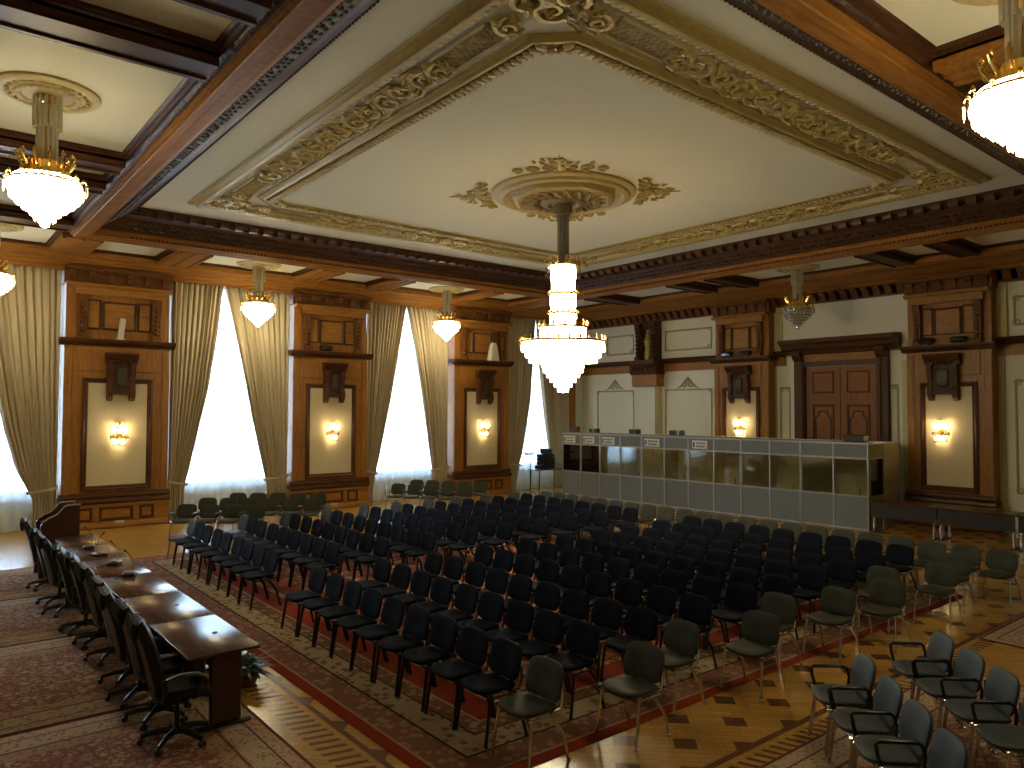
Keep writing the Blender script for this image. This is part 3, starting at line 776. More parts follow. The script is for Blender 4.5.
cc.box(19.8, 20, 16.6, 17.4, 5.6, 5.86)
struct('carved_column', cc, M['carved'], parent=o_)
struct('niche_figure', MB().lathe([(.10,0),(.13,.1),(.10,.4),(.15,.65),(.08,.78),(.09,.86),(.06,.95),(.001,1.0)], 12, (19.82,17.0,4.55)), M['gold'], parent=o_)
# door
dr = bpy.data.objects.new('door_1', None); COL.objects.link(dr); dr['kind'] = 'structure'; dr.location = (20*K, 10.25*K, 0); dr.rotation_euler = (0,0,-pi/2)
# local: x -> -Y world, -y -> -X world
sr = MB()
for sg in (-1, 1):
    sr.box(sg*1.02, sg*1.32, -.16, 0, 0, 4.22); sr.box(sg*1.05, sg*1.14, -.20, -.1, .2, 4.2)
    sr.prism([(0,4.22),(-.18,4.22),(-.28,4.30),(-.34,4.44),(-.34,4.5),(0,4.5)], sg*1.18-.13, sg*1.18+.13, 'x')
sr.box(-1.05, 1.05, -.14, 0, 4.06, 4.20)
sr.build('door_surround', M['dark'], dr, K)
MB().box(-1.1, 1.1, -.11, 0, 4.20, 4.40).build('lintel', M['woodx'], dr, K)
MB().prism([(0,4.40),(-.16,4.42),(-.20,4.50),(-.34,4.56),(-.38,4.66),(-.50,4.72),(-.52,4.82),(0,4.86)], -1.62, 1.62, 'x').build('pediment', M['dark'], dr, K)
for sg in (-1, 1):
    x0, x1 = (-.98, -.01) if sg < 0 else (.01, .98)
    lf_ = MB().box(x0, x1, -.06, 0, .02, 4.04)
    lo = lf_.build('door_leaf', M['wooddoor'], dr, K)
    pn = MB(); c = (x0+x1)/2
    pn.vring(c-.31, c+.31, 3.30, 3.90, [(0,-.06),(0,-.085),(.03,-.09),(.05,-.06)])
    pn.vring(c-.31, c+.31, 1.55, 2.98, [(0,-.06),(0,-.085),(.03,-.09),(.05,-.06)])
    pn.vring(c-.31, c+.31, .30, 1.25, [(0,-.06),(0,-.085),(.03,-.09),(.05,-.06)])
    pn.tube([(c-.22,-.08,1.7),(c-.22,-.08,2.6),(c-.14,-.08,2.66),(c-.12,-.08,2.80),(c+.12,-.08,2.80),(c+.14,-.08,2.66),(c+.22,-.08,2.6),(c+.22,-.08,1.7)], .02, 5)
    pn.build('leaf_panel', M['dark'], lo, K)
    MB().box(c-.27, c+.27, -.075, -.06, 3.34, 3.86).box(c-.20, c+.20, -.075, -.06, 1.62, 2.7).build('raised_panel', M['wooddoor'], lo, K)
    MB().tube([(-sg*-.06,-.10,1.0),(sg*.06,-.12,1.0),(sg*.17,-.12,1.0)], .014, 6).build('door_handle', M['brass'], lo, K)

# ------------------------------------------------------------ curtains
def interp(tab, z):
    tab = sorted(tab)
    if z <= tab[0][0]: return tab[0][1]
    for (z0, x0), (z1, x1) in zip(tab, tab[1:]):
        if z <= z1:
            q = (z-z0)/(z1-z0); return x0+(x1-x0)*q
    return tab[-1][1]
def curtain(xf, tab, label, y=19.88, top=6.02, seed=0):
    R = random.Random(seed); side = 1 if tab[-1][1] > xf else -1
    nz, fold = 34, 11; nu = fold*8
    ph = [R.uniform(-.5,.5) for _ in range(fold+1)]
    root = thing('curtain', label, 'curtain', (xf, y, 0), 0, 'tall beige drapes at the windows')
    m_ = MB(); vs = []
    for i in range(nz+1):
        z = .02+(top-.02)*i/nz; e = interp(tab, z)-xf; e = abs(e)
        g = .5*max(0, 1-abs(z-.95)/.30)
        for j in range(nu+1):
            u = j/nu; a = .030+.028*u+.012*sin(u*17+seed)
            a *= (1-.55*g)*min(1, .5+e/2.2)
            w = sin(2*pi*fold*u+1.6*sin(u*5.1+seed)+.25*sin(z*1.3+u*9))+.45*sin(2*pi*fold*1.7*u+seed*2+.3*z)
            x = side*e*u*(1-.04*g*u)
            vs.append((x, -a*w+(.05*u*g), z))
    for i in range(nz):
        for j in range(nu):
            k = i*(nu+1)+j; m_.f.append((k, k+1, k+nu+2, k+nu+1))
    m_.v = vs
    o = m_.build('drape', M['curtain'], root, K, ang=80)
    md = o.modifiers.new('thickness', 'SOLIDIFY'); md.thickness = .012
    e = abs(interp(tab, .95)-xf)
    MB().tube([(side*-.03, .12, 1.02), (side*.0,-.11,.99), (side*e*.5,-.13,.93), (side*(e+.005),-.07,.90), (side*(e+.0),.05,.90)], .022, 8, flat=1.8).build('tieback', M['curtain'], root, K)
    return root
curtain(5.08, [(0,5.47),(.75,5.49),(2.0,5.75),(3.3,6.03),(4.86,6.25),(5.93,6.36),(6.05,6.38)], 'beige drape on the left of the second window from the left', seed=1)
curtain(8.15, [(0,7.55),(.75,7.59),(2.51,7.18),(4.1,6.84),(5.93,6.42),(6.05,6.40)], 'beige drape on the right of the second window from the left', seed=2)
curtain(10.54, [(0,10.78),(.5,10.8),(1.59,11.05),(3.09,11.37),(4.62,11.64),(5.87,11.86),(6.05,11.88)], 'beige drape on the left of the third window from the left', seed=3)
curtain(13.46, [(0,12.86),(.9,12.9),(2.79,12.59),(4.66,12.24),(5.88,11.95),(6.05,11.92)], 'beige drape on the right of the third window from the left', seed=4)
curtain(15.92, [(0,16.25),(.4,16.32),(1.42,16.59),(3.15,16.95),(5.63,17.16),(6.05,17.2)], 'beige drape on the left of the window nearest the booths', seed=5)
curtain(18.80, [(0,18.05),(.66,17.99),(2.45,17.65),(4.22,17.41),(5.7,17.26),(6.05,17.24)], 'beige drape on the right of the window nearest the booths', seed=6)
curtain(2.70, [(0,2.22),(.74,2.24),(1.43,1.92),(2.3,1.68),(2.98,1.54),(4.2,1.33),(6.05,1.05)], 'beige drape at the left edge of the photo, beside the first pier', seed=7)
for i, (a, b) in enumerate(WINS):
    m_ = MB(); n = int((b-a)*26)
    for k in range(n+1):
        x = a-.12+(b-a+.24)*k/n; yy = 20.19+.035*sin(k*1.15)+.012*sin(k*.37)
        m_.v += [(x, yy, .03), (x, yy, 6.03)]
    for k in range(n): m_.f.append((2*k, 2*k+2, 2*k+3, 2*k+1))
    o = m_.build('sheer_curtain', M['sheer'], None, K, ang=80)
    tag(o, 'white sheer curtain behind the drapes of the %s' % ('window at the left edge', 'second window from the left', 'third window from the left', 'window nearest the booths')[i], 'sheer curtain', 'white sheers at the windows')

# ------------------------------------------------------------ chandeliers
def small_chandelier(loc, label, lit=True):
    c = thing('chandelier', label, 'chandelier', loc, 0, 'bowl chandeliers under the aisle ceiling')
    ro = thing('ceiling_rose', 'small gilded ceiling rose above the '+label.replace('unlit ','').replace('lit ','')[:200], 'ceiling rose', loc, 0, 'small ceiling roses')
    rr = MB().lathe([(.54,0),(.54,-.03),(.50,-.055),(.45,-.055),(.43,-.03),(.38,-.03),(.36,-.05),(.20,-.06),(.001,-.06)], 32)
    for k in range(24):
        a = 2*pi*k/24; rr.ball((.30*cos(a), .30*sin(a), -.055), .05, 6, 4, .5); rr.ball((.40*cos(a), .40*sin(a), -.045), .025, 5, 3)
    rr.build('plaster_disc', M['paleGold'], ro, K)
    r = MB(); r2 = MB()
    r2.tube([(0,0,-.06),(0,0,-1.05)], .02, 6)
    r2.lathe([(.10,-.06),(.11,-.10),(.03,-.13)], 12)
    for k in range(14):
        a = 2*pi*k/14; r.tube([(.135*cos(a), .135*sin(a), -.08), (.135*cos(a), .135*sin(a), -.44)], .018, 5)
        r.tube([(.10*cos(a+.2), .10*sin(a+.2), -.40), (.10*cos(a+.2), .10*sin(a+.2), -.80)], .016, 5)
    r.build('glass_rods', M['rods'], c, K)
    r2.build('rod_core', M['brass'], c, K)
    g = MB()
    def adj(mb):
        mb.v = [(v[0]*.84, v[1]*.84, v[2]*.84-.22) for v in mb.v]; return mb
    g.lathe([(.20,-.72),(.25,-.74),(.26,-.80),(.30,-.86),(.34,-.92),(.42,-.98),(.44,-1.0),(.44,-1.02),(.40,-1.02),(.30,-.95),(.2,-.80)], 28)
    for k in range(12):
        a = 2*pi*k/12; ca, sa = cos(a), sin(a)
        g.tube([(.27*ca,.27*sa,-.82),(.33*ca,.33*sa,-.72),(.36*ca,.36*sa,-.64),(.33*ca,.33*sa,-.60),(.30*ca,.30*sa,-.64)], [.014,.02,.018,.016,.01], 5)
        g.ball((.33*ca, .33*sa, -.67), .03, 6, 4, 1.2)
        a += pi/12; ca, sa = cos(a), sin(a)
        g.tube([(.42*ca,.42*sa,-1.0),(.46*ca,.46*sa,-.93),(.49*ca,.49*sa,-.98)], .010, 5); g.ball((.45*ca,.45*sa,-.93), .024, 6, 4, 1.3)
    adj(g).build('gilt_crown', M['brass'], c, K)
    d = MB()
    for k in range(12):
        a = 2*pi*(k+.5)/12; d.lathe([(.001,0),(.016,-.02),(.014,-.14),(.001,-.18)], 5, (.49*cos(a), .49*sin(a), -1.0))
    adj(d).build('crystal_drops', M['crystal'], c, K)
    b = MB().lathe([(.38,-.94),(.43,-.99),(.435,-1.06),(.42,-1.10),(.40,-1.16),(.37,-1.17),(.35,-1.23),(.31,-1.24),(.28,-1.30),(.23,-1.31),(.20,-1.37),(.15,-1.38),(.13,-1.45),(.10,-1.46),(.085,-1.53),(.06,-1.54),(.055,-1.60),(.001,-1.63)], 30)
    for zz, R_, n in ((-1.05,.435,44),(-1.15,.41,40),(-1.22,.345,34),(-1.29,.265,26),(-1.36,.18,18),(-1.44,.12,12)):
        for k in range(n):
            a = 2*pi*k/n; b.lathe([(.001,.0),(.014,-.02),(.013,-.08),(.001,-.105)], 4, (R_*cos(a), R_*sin(a), zz))
    if not lit:
        b.v = [(v[0]*.9, v[1]*.9, v[2]) for v in b.v]
        e_ = MB()
        for zz, R_, n in ((-1.0,.45,40),(-1.10,.44,38),(-1.18,.40,34),(-1.26,.33,30),(-1.33,.25,22),(-1.41,.17,14),(-1.49,.09,8)):
            for k in range(n):
                a = 2*pi*k/n; e_.ball((R_*cos(a), R_*sin(a), zz), .017, 5, 4, 1.8)
        adj(e_).build('crystal_beads', M['rods'], c, K)
    adj(b).build('crystal_bowl', M['lit'] if lit else M['crystal'], c, K, label=None if lit else 'unlit crystal bowl')
    return c
small_chandelier((1.18, 10.0, ZP), 'lit chandelier nearest above the office chairs, upper left')
small_chandelier((1.22, 17.9, ZP), 'lit chandelier partly cut off by the left edge')
small_chandelier((6.83, 18.60, ZP), 'lit chandelier before the second window')
small_chandelier((12.62, 18.72, ZP), 'lit chandelier before the third window')
small_chandelier((7.02, 2.05, ZP), 'lit chandelier cut off by the upper right corner')
small_chandelier((17.55, 10.12, ZP), 'unlit chandelier hanging before the double door', False)
# main chandelier
c = thing('chandelier', 'tall tiered lit crystal chandelier hanging from the centre of the ceiling', 'chandelier', (CCX, CCY, 0))
m_ = MB()
for k in range(10):
    a = 2*pi*k/10; m_.tube([(.085*cos(a), .085*sin(a), 6.60), (.085*cos(a), .085*sin(a), 5.52)], .028, 5)
m_.lathe([(.16,6.64),(.165,6.46),(.13,6.44),(.13,6.40)], 16); m_.build('glass_stem', M['smoked'], c, K, label='grey fluted stem')
g = MB(); cr = MB(); lt = MB()
def tier(z, r, n, h=.12):
    g.lathe([(r-.03,z-.02),(r+.01,z-.02),(r+.015,z+.02),(r-.03,z+.02)], 28)
    for k in range(n):
        a = 2*pi*k/n; ca, sa = cos(a), sin(a)
        g.tube([(r*ca,r*sa,z),((r+.02)*ca,(r+.02)*sa,z+h*.6),((r-.01)*ca,(r-.01)*sa,z+h)], [.014,.022,.008], 5)
        g.ball(((r+.02)*ca,(r+.02)*sa,z+h*.4), .026, 6, 4)
def drops(z, r, n, L=.14):
    for k in range(n):
        a = 2*pi*k/n; cr.lathe([(.001,0),(.014,-.02),(.013,-L*.8),(.001,-L)], 4, (r*cos(a), r*sin(a), z))
lt.lathe([(.20,5.46),(.235,5.44),(.225,4.98),(.20,4.96)], 28); lt.lathe([(.20,4.95),(.235,4.93),(.235,4.62),(.20,4.60)], 28)
lt.lathe([(.20,4.59),(.245,4.56),(.25,4.36),(.2,4.34)], 28); lt.lathe([(.26,4.33),(.43,4.31),(.43,4.08),(.3,4.06)], 32)
lt.lathe([(.3,4.06),(.78,4.04),(.80,3.99),(.77,3.95),(.74,3.88),(.70,3.87),(.66,3.78),(.60,3.77),(.57,3.70),(.41,3.69),(.40,3.61),(.36,3.60),(.34,3.52),(.29,3.51),(.27,3.43),(.22,3.42),(.19,3.34),(.15,3.33),(.12,3.25),(.08,3.24),(.06,3.15),(.001,3.12)], 40)
for z, r, n in ((3.99,.80,70),(3.88,.72,64),(3.78,.65,60),(3.69,.40,40),(3.60,.375,36),(3.51,.31,30),(3.42,.24,24),(3.33,.165,18),(3.24,.10,12)):
    for k in range(n):
        a = 2*pi*k/n; lt.lathe([(.001,.01),(.016,-.02),(.015,-.08),(.001,-.11)], 4, (r*cos(a), r*sin(a), z))
for z, r, n in ((5.44,.235,24),(4.93,.24,24),(4.56,.25,24),(4.30,.435,40)):
    for k in range(n):
        a = 2*pi*k/n; lt.lathe([(.001,.01),(.015,-.02),(.014,-.19),(.001,-.22)], 4, (r*cos(a), r*sin(a), z))
lt.v = [(v[0]*.96, v[1]*.96, v[2]) for v in lt.v]
lt.build('crystal_tiers', M['litbig'], c, K)
g.lathe([(.10,5.56),(.28,5.50),(.31,5.46),(.24,5.45)], 28)
tier(5.48, .30, 12, .16); tier(4.95, .26, 16, .05); tier(4.59, .26, 16, .05); tier(4.33, .45, 14, .13); tier(4.06, .78, 26, .11)
g.build('gilt_gallery', M['brass'], c, K)
drops(5.46, .32, 16, .2); drops(4.04, .80, 26, .14); cr.build('crystal_drops', M['crystal'], c, K)

# ------------------------------------------------------------ chairs (metres; forward = -x)
def side_chair(kind, label, arms=False):
    cat = 'chair'
    root = bpy.data.objects.new('armchair' if arms else 'conference_chair', None); COL.objects.link(root); tag(root, label, cat)
    up = {'black': M['black'], 'grey': M['grey'], 'blue': M['bluegrey']}[kind]
    fm = M['blackmetal'] if kind == 'black' else M['chrome']
    def seatf(a, b, c): return (b-.02, a, .455+c - .05*max(0, -(b+.10))**1.0*2*.3 + .02*(abs(a)/.23)**2)
    MB().pad(.46, .43, .055, seatf, 3.6).build('seat', up, root)
    th = radians(14)
    def backf(a, b, c):
        x = .205+c-.9*a*a*.55; return (x+b*sin(th), a, .655+b*cos(th)-c*sin(th))
    MB().pad(.465, .34, .045, backf, 3.9, taper=-.03).build('backrest', up, root, label=None if kind != 'blue' else 'blue-grey backrest')
    for fx, sy in ((-1,1),(-1,-1),(1,1),(1,-1)):
        if fx < 0: pts = [(-.225,sy*.245,.012),(-.19,sy*.237,.25),(-.165,sy*.225,.415)]
        else: pts = [(.245,sy*.245,.012),(.18,sy*.237,.25),(.06,sy*.225,.415)]
        m_ = MB().tube(pts, .0125, 8, flat=1.5); m_.lathe([(.018,0),(.018,.03),(.012,.035)], 8, (pts[0][0], pts[0][1], 0)); m_.build('leg', fm, root)
    fr = MB()
    for sy in (-1, 1):
        fr.tube([(-.20,sy*.225,.42),(.14,sy*.225,.42)], .011, 6)
        fr.tube([(.08,sy*.19,.425),(.20,sy*.19,.43),(.235,sy*.185,.50),(.245,sy*.17,.62)], .011, 6, flat=1.6)
    fr.tube([(-.17,-.225,.42),(-.17,.225,.42)], .011, 6); fr.tube([(.10,-.225,.42),(.10,.225,.42)], .011, 6)
    fr.build('frame', M['blackmetal'] if kind == 'black' else M['chrome'], root)
    for sy in (-1, 1): MB().cbox((-.02 if kind == 'black' else -.17, sy*.250, .455), (.06,.022,.032), b=.006).build('linking_bracket', M['chrome'], root, label='chrome linking bracket' if kind == 'black' else None)
    if arms:
        for sy in ((-1, 1) if arms == 2 else (arms,)):
            m_ = MB().tube([(-.16,sy*.265,.44),(-.185,sy*.272,.55),(-.195,sy*.275,.62),(-.175,sy*.275,.64),(.0,sy*.275,.645),(.10,sy*.275,.645),(.13,sy*.275,.625),(.15,sy*.268,.55),(.13,sy*.255,.44)], .0105, 8, flat=1.5)
            m_.cbox((-.04, sy*.275, .653), (.24,.036,.018), b=.007); m_.build('armrest', M['plastic'], root, label='black armrest')
    return root
proto = {}
used = set()
def place(kind, arms, bx_, by_, face, label, group, jit=.0):
    """bx,by: survey position of the top of the backrest; face: heading angle of forward (0 = -x)"""
    key = (kind, arms)
    if key not in proto: proto[key] = side_chair(kind, label, arms)
    o = proto[key] if key not in used else copy_tree(proto[key]); used.add(key)
    a = face+random.uniform(-jit, jit)
    ox, oy = .245*cos(a), .245*sin(a)
    o.location = (bx_*K-ox, by_*K-oy, .0); o.rotation_euler = (0,0,a); tag(o, label, 'chair', group)
    return o
RX = [4.21,5.16,6.00,6.88,7.74,8.53,9.37,10.14,11.0,11.9]
endY = [4.66,4.42,4.66,4.36,4.68,4.40,4.22,4.62,4.24,4.40]
R = random.Random(7)
for i, x in enumerate(RX):
    for k in range(9):
        o = place('black', False, x+R.uniform(-.015,.015), 9.08-.486*k+R.uniform(-.012,.012), 0, 'black linked chair, %s from the aisle, %s row from the table, near block' % (ORD[k], ORD[i]), 'black chairs of the near block', .035)
        if 3.13 < x < 12.4: o.location.z = .012
    place('grey', False, x-.02, endY[i], R.uniform(-.06,.06), 'grey chair with chrome legs ending the %s row on the camera side' % ORD[i], 'grey chairs ending the near block rows')
    for k in range(9):
        if k == 0:
            place('grey', False, x, 14.52, 0, 'grey chair ending the %s row of the far block at the window side' % ORD[i], 'grey chairs ending the far block rows').location.z = .012
        else:
            o = place('black', False, x+R.uniform(-.015,.015), 14.52-.486*k+R.uniform(-.012,.012), 0, 'black linked chair, %s from the aisle, %s row from the table, far block' % (ORD[8-k], ORD[i]), 'black chairs of the far block', .035)
            o.location.z = .012
for o in COL.objects:
    if o.get('label', '').startswith('grey chair with chrome legs ending'): o.location.z = 0
for k in range(22):
    y_ = 4.08+.484*k
    place('grey', False, 12.72+R.uniform(-.02,.02), y_, 0, 'grey chair in the last row before the booths, %s from the right' % ORD[k], 'grey chairs of the last row', .03)
fa = lambda dx, dy: atan2(dy, dx)-pi
g1d = fa(-.61, -.79)
for k in range(4): place('grey', 2 if k == 0 else 1, 4.78+.385*k, 17.0-.30*k, g1d, 'grey armchair in front row before the second window, %s from the left' % ORD[k], 'grey armchairs before the second window')
for k in range(6): place('grey', 2 if k == 0 else 1, 5.50+.375*k, 17.95-.31*k, g1d, 'grey armchair in middle row before the second window, %s from the left' % ORD[k], 'grey armchairs before the second window')
for k in range(5): place('grey', 2 if k == 0 else 1, 6.40+.38*k, 18.55-.31*k, g1d, 'grey armchair in back row before the second window, %s from the left' % ORD[k], 'grey armchairs before the second window')
g2d = fa(-.80, -.60)
for k in range(5): place('grey', 2 if k == 0 else 1, 10.72+.285*k, 18.2-.40*k, g2d, 'grey armchair in front row before the third window, %s from the left' % ORD[k], 'grey armchairs before the third window')
for k in range(5): place('grey', 2 if k == 0 else 1, 11.72+.285*k, 18.85-.40*k, g2d, 'grey armchair in back row before the third window, %s from the left' % ORD[k], 'grey armchairs before the third window')
fd = fa(-.70, .71)
for k, (x, y_) in enumerate(((6.25,2.99),(5.88,2.62),(5.54,2.28),(5.19,1.94))):
    place('blue', 2 if k == 0 else 1, x, y_, fd, 'blue-grey armchair, %s from the back in the left pair of near right rows' % ORD[k] if 0 else 'blue-grey armchair with black armrests, left row of the near right corner, %s from the back' % ORD[k], 'blue-grey armchairs in the near right corner').location.z = .012
for k, (x, y_) in enumerate(((7.44,2.85),(7.12,2.50),(6.79,2.15),(6.45,1.80))):
    place('blue', 2 if k == 0 else 1, x, y_, fd, 'blue-grey armchair with black armrests, right row of the near right corner, %s from the back' % ORD[k], 'blue-grey armchairs in the near right corner').location.z = .012

# ------------------------------------------------------------ office chairs (metres; forward = +x)
def office_chair():
    r = bpy.data.objects.new('office_chair', None); COL.objects.link(r)
    b = MB().lathe([(.001,.13),(.05,.13),(.055,.09),(.03,.07),(.001,.07)], 12)
    for k in range(5):
        a = 2*pi*k/5+.3; ca, sa = cos(a), sin(a)
        b.tube([(.03*ca,.03*sa,.115),(.18*ca,.18*sa,.105),(.30*ca,.30*sa,.075)], [.026,.022,.016], 8, flat=1.3)
    b.build('star_base', M['plastic'], r)
    for k in range(5):
        a = 2*pi*k/5+.3; x, y_ = .305*cos(a), .305*sin(a); m_ = MB()
        for s in (-1, 1):
            c0 = Vector((x-sin(a)*s*.018, y_+cos(a)*s*.018, .028)); t_ = Vector((-sin(a), cos(a), 0))
            m_.tube([c0-t_*.009, c0+t_*.009], .027, 10)
        m_.tube([(x,y_,.03),(x,y_,.07)], .009, 6); m_.build('caster', M['plastic'], r)
    MB().tube([(0,0,.10),(0,0,.40)], [.028,.022], 10).build('gas_column', M['blackmetal'], r)
    def sf(a, b_, c): return (b_+.03, a, .48+c+.02*(abs(a)/.25)**2-(.03 if b_ > .18 else 0))
    s_ = MB().pad(.52, .50, .10, sf, 3.4); s_.cbox((0,0,.41), (.22,.18,.04), b=.01); s_.build('seat', M['leather'], r)
    def bf(a, b_, c):
        t_ = (b_+.36)/.72; lean = -.165-.19*t_+.02*sin(pi*t_); return (lean-c+ .30*a*a, a*(1-.10*abs(t_-.5)), .43+(b_+.36)*1.03)
    b = MB().pad(.53, .72, .115, bf, 4.6, 32)
    b.build('backrest', M['leather'], r)
    rd = MB()
    for q in range(5):
        y0 = -.17+q*.085
        rd.tube([(-.385,y0,1.02),(-.40,y0,1.12),(-.385,y0,1.175),(-.345,y0,1.175),(-.315,y0,1.10)], [.02,.03,.036,.03,.02], 8)
    rd.build('headrest', M['leather'], r, label='ridged leather headrest')
    for s in (-1, 1):
        MB().tube([(-.16,s*.24,.46),(-.15,s*.30,.55),(-.17,s*.30,.66),(-.05,s*.30,.69),(.12,s*.30,.685),(.17,s*.30,.66),(.14,s*.28,.52),(.10,s*.24,.46)], .018, 8, flat=1.5).build('armrest', M['plastic'], r)
    return r
oc = [(1.5,6.71),(1.51,7.31),(1.49,7.93),(1.53,8.49),(1.54,9.35),(1.53,10.07),(1.49,10.75),(1.44,11.82),(1.44,12.46),(1.45,13.67)]
p0 = office_chair(); R = random.Random(3)
for k, (x, y_) in enumerate(oc):
    o = p0 if k == 0 else copy_tree(p0)
    o.location = (x*K+.34+.02, y_*K, .012); o.rotation_euler = (0,0,R.uniform(-.12,.10)-.04)
    tag(o, 'black leather high-back office chair at the long table, %s from the camera' % ORD[k], 'office chair', 'office chairs along the conference table')

# ------------------------------------------------------------ conference table run
def conf_table():
    L = 1.276*K; W = .62*K; H = .76
    r = bpy.data.objects.new('conference_table', None); COL.objects.link(r)
    MB().cbox((0,0,H-.014), (W, L-.004, .028), b=.004).build('table_top', M['tabletop'], r)
    for s in (-1, 1):
        m_ = MB().cbox((.05,s*(L/2-.14),.39), (.30,.07,.68), b=.015); m_.cbox((-.02,s*(L/2-.14),.725), (.52,.05,.04), b=.01)
        m_.build('leg', M['tabledark'], r)
        MB().cbox((.0,s*(L/2-.14),.025), (.60,.085,.045), b=.015).build('foot', M['plastic'], r)
    MB().cbox((.20,0,.52), (.018,L-.36,.38), b=.003).build('modesty_panel', M['tabledark'], r)
    MB().lathe([(.03,0),(.03,.004),(.02,.006),(.001,.006)], 14, (.12,0,H)).build('cable_grommet', M['plastic'], r)
    return r
t0 = conf_table()
for k in range(6):
    o = t0 if k == 0 else copy_tree(t0)
    o.location = (2.205*K, (6.66+1.276*(k+.5))*K, .0)
    if k == 0: o.location.z = .0
    tag(o, 'dark polished conference table, %s from the camera in the long run' % ORD[k], 'table', 'conference tables end to end')
def mic(loc, rz, label, nb=1):
    c = thing('desk_microphone', label, 'microphone', (loc[0], loc[1], 0), rz, 'gooseneck microphones on the conference table'); c.location.z = .761
    MB().cbox((0,0,.022), (.17,.22,.055), b=.016).build('base', M['plastic'], c)
    MB().tube([(-.03,0,.04),(-.05,0,.16),(-.02,0,.26),(.04,0,.33)], .0055, 6).build('gooseneck', M['plastic'], c)
    MB().tube([(.04,0,.33),(.075,0,.355)], .013, 8).build('mic_head', M['plastic'], c)
    MB().tube([(.05,.03,.008),(.14,.10,.006),(.19,.22,.006),(.12,.36,.006)], .005, 5).build('cable', M['plastic'], c)
for k, (x, y_, a) in enumerate(((2.24,10.45,2.8),(2.24,11.3,2.6),(2.2,12.1,.4),(2.19,12.85,3.0))): mic((x, y_), a, 'black gooseneck microphone on the long table, %s from the camera' % ORD[k])

# lectern
l = thing('lectern', 'dark wooden lectern with curved pale-edged top at far end of table', 'lectern', (1.74, 14.45, 0)); l.location.z = 0
prof = [(0,0),(.86,0),(.86,1.245),(.60,1.245),(.54,1.235),(.46,1.17),(.38,1.10),(.28,1.06),(.20,1.04),(.10,.985),(.06,.97),(.02,.93)]
top = [(.88,1.25),(.60,1.25),(.53,1.235),(.46,1.175),(.38,1.105),(.28,1.065),(.20,1.045),(.10,.99),(.05,.975)]
for yy in (0, .62):
    MB().prism([(p[0]*.74, p[1]*1.03) for p in prof], yy, yy+.03, 'y').build('side_panel', M['tabledark'], l)
    MB().tube([(p[0]*.74, yy+.015, p[1]*1.03+.005) for p in top], .016, 6).build('edge_moulding', M['alu'], l, label='pale edge moulding')
MB().cbox((.62,.325,.64), (.03,.60,1.25), b=.004).build('front_panel', M['tabledark'], l)
MB().cbox((.31,.325,1.06), (.50,.59,.02), Matrix.Rotation(-.45, 3, 'Y'), .004).build('reading_board', M['tabledark'], l)
MB().cbox((.32,.325,.50), (.55,.59,.02), b=.003).build('shelf', M['tabledark'], l)
# plants below the table
for k, (x, y_) in enumerate(((2.74,7.70),)):
    p = thing('potted_plant', 'low leafy green plant on the floor beside the near end of the table', 'plant', (x, y_, 0)); R = random.Random(5)
    MB().lathe([(.10,.0),(.14,.03),(.16,.13),(.15,.15),(.12,.14),(.001,.13)], 18).build('pot', M['pot'], p)
    m_ = MB()
    for q in range(120):
        a = R.uniform(0, 2*pi); e = R.uniform(.05, 1.2); L = R.uniform(.18, .36)
        b0 = Vector((.05*cos(a), .05*sin(a), .14)); d = Vector((cos(a)*cos(e), sin(a)*cos(e), sin(e)*.75)); sd = Vector((-sin(a), cos(a), 0))*.028
        p1 = b0+d*L*.6; p2 = b0+d*L+Vector((0,0,-.06)); n_ = len(m_.v)
        m_.add([b0, p1+sd, p2, p1-sd, p1+Vector((0,0,.006))], [(0,1,4),(1,2,4),(2,3,4),(3,0,4)])
    m_.build('foliage', M['leaf'], p)
p = thing('potted_plant', 'second leafy plant on the floor beside the table, just beyond the first', 'plant', (2.72, 8.45, 0)); R = random.Random(9)
MB().lathe([(.10,.0),(.14,.03),(.16,.13),(.15,.15),(.12,.14),(.001,.13)], 18).build('pot', M['pot'], p)
m_ = MB()
for q in range(110):
    a = R.uniform(0, 2*pi); e = R.uniform(.05, 1.2); L = R.uniform(.12, .27)
    b0 = Vector((.05*cos(a), .05*sin(a), .14)); d = Vector((cos(a)*cos(e), sin(a)*cos(e), sin(e)*.75)); sd = Vector((-sin(a), cos(a), 0))*.028
    p1 = b0+d*L*.6; p2 = b0+d*L+Vector((0,0,-.06))
    m_.add([b0, p1+sd, p2, p1-sd, p1+Vector((0,0,.006))], [(0,1,4),(1,2,4),(2,3,4),(3,0,4)])
m_.build('foliage', M['leaf'], p)

# ------------------------------------------------------------ interpreter booths (survey units; local u along row, d depth)
A0 = Vector((17.10, 18.42)); A1 = Vector((17.575, 8.38)); NB = 6; W = (A1-A0).length/NB
ang = atan2((A1-A0).y, (A1-A0).x); DP = 1.84
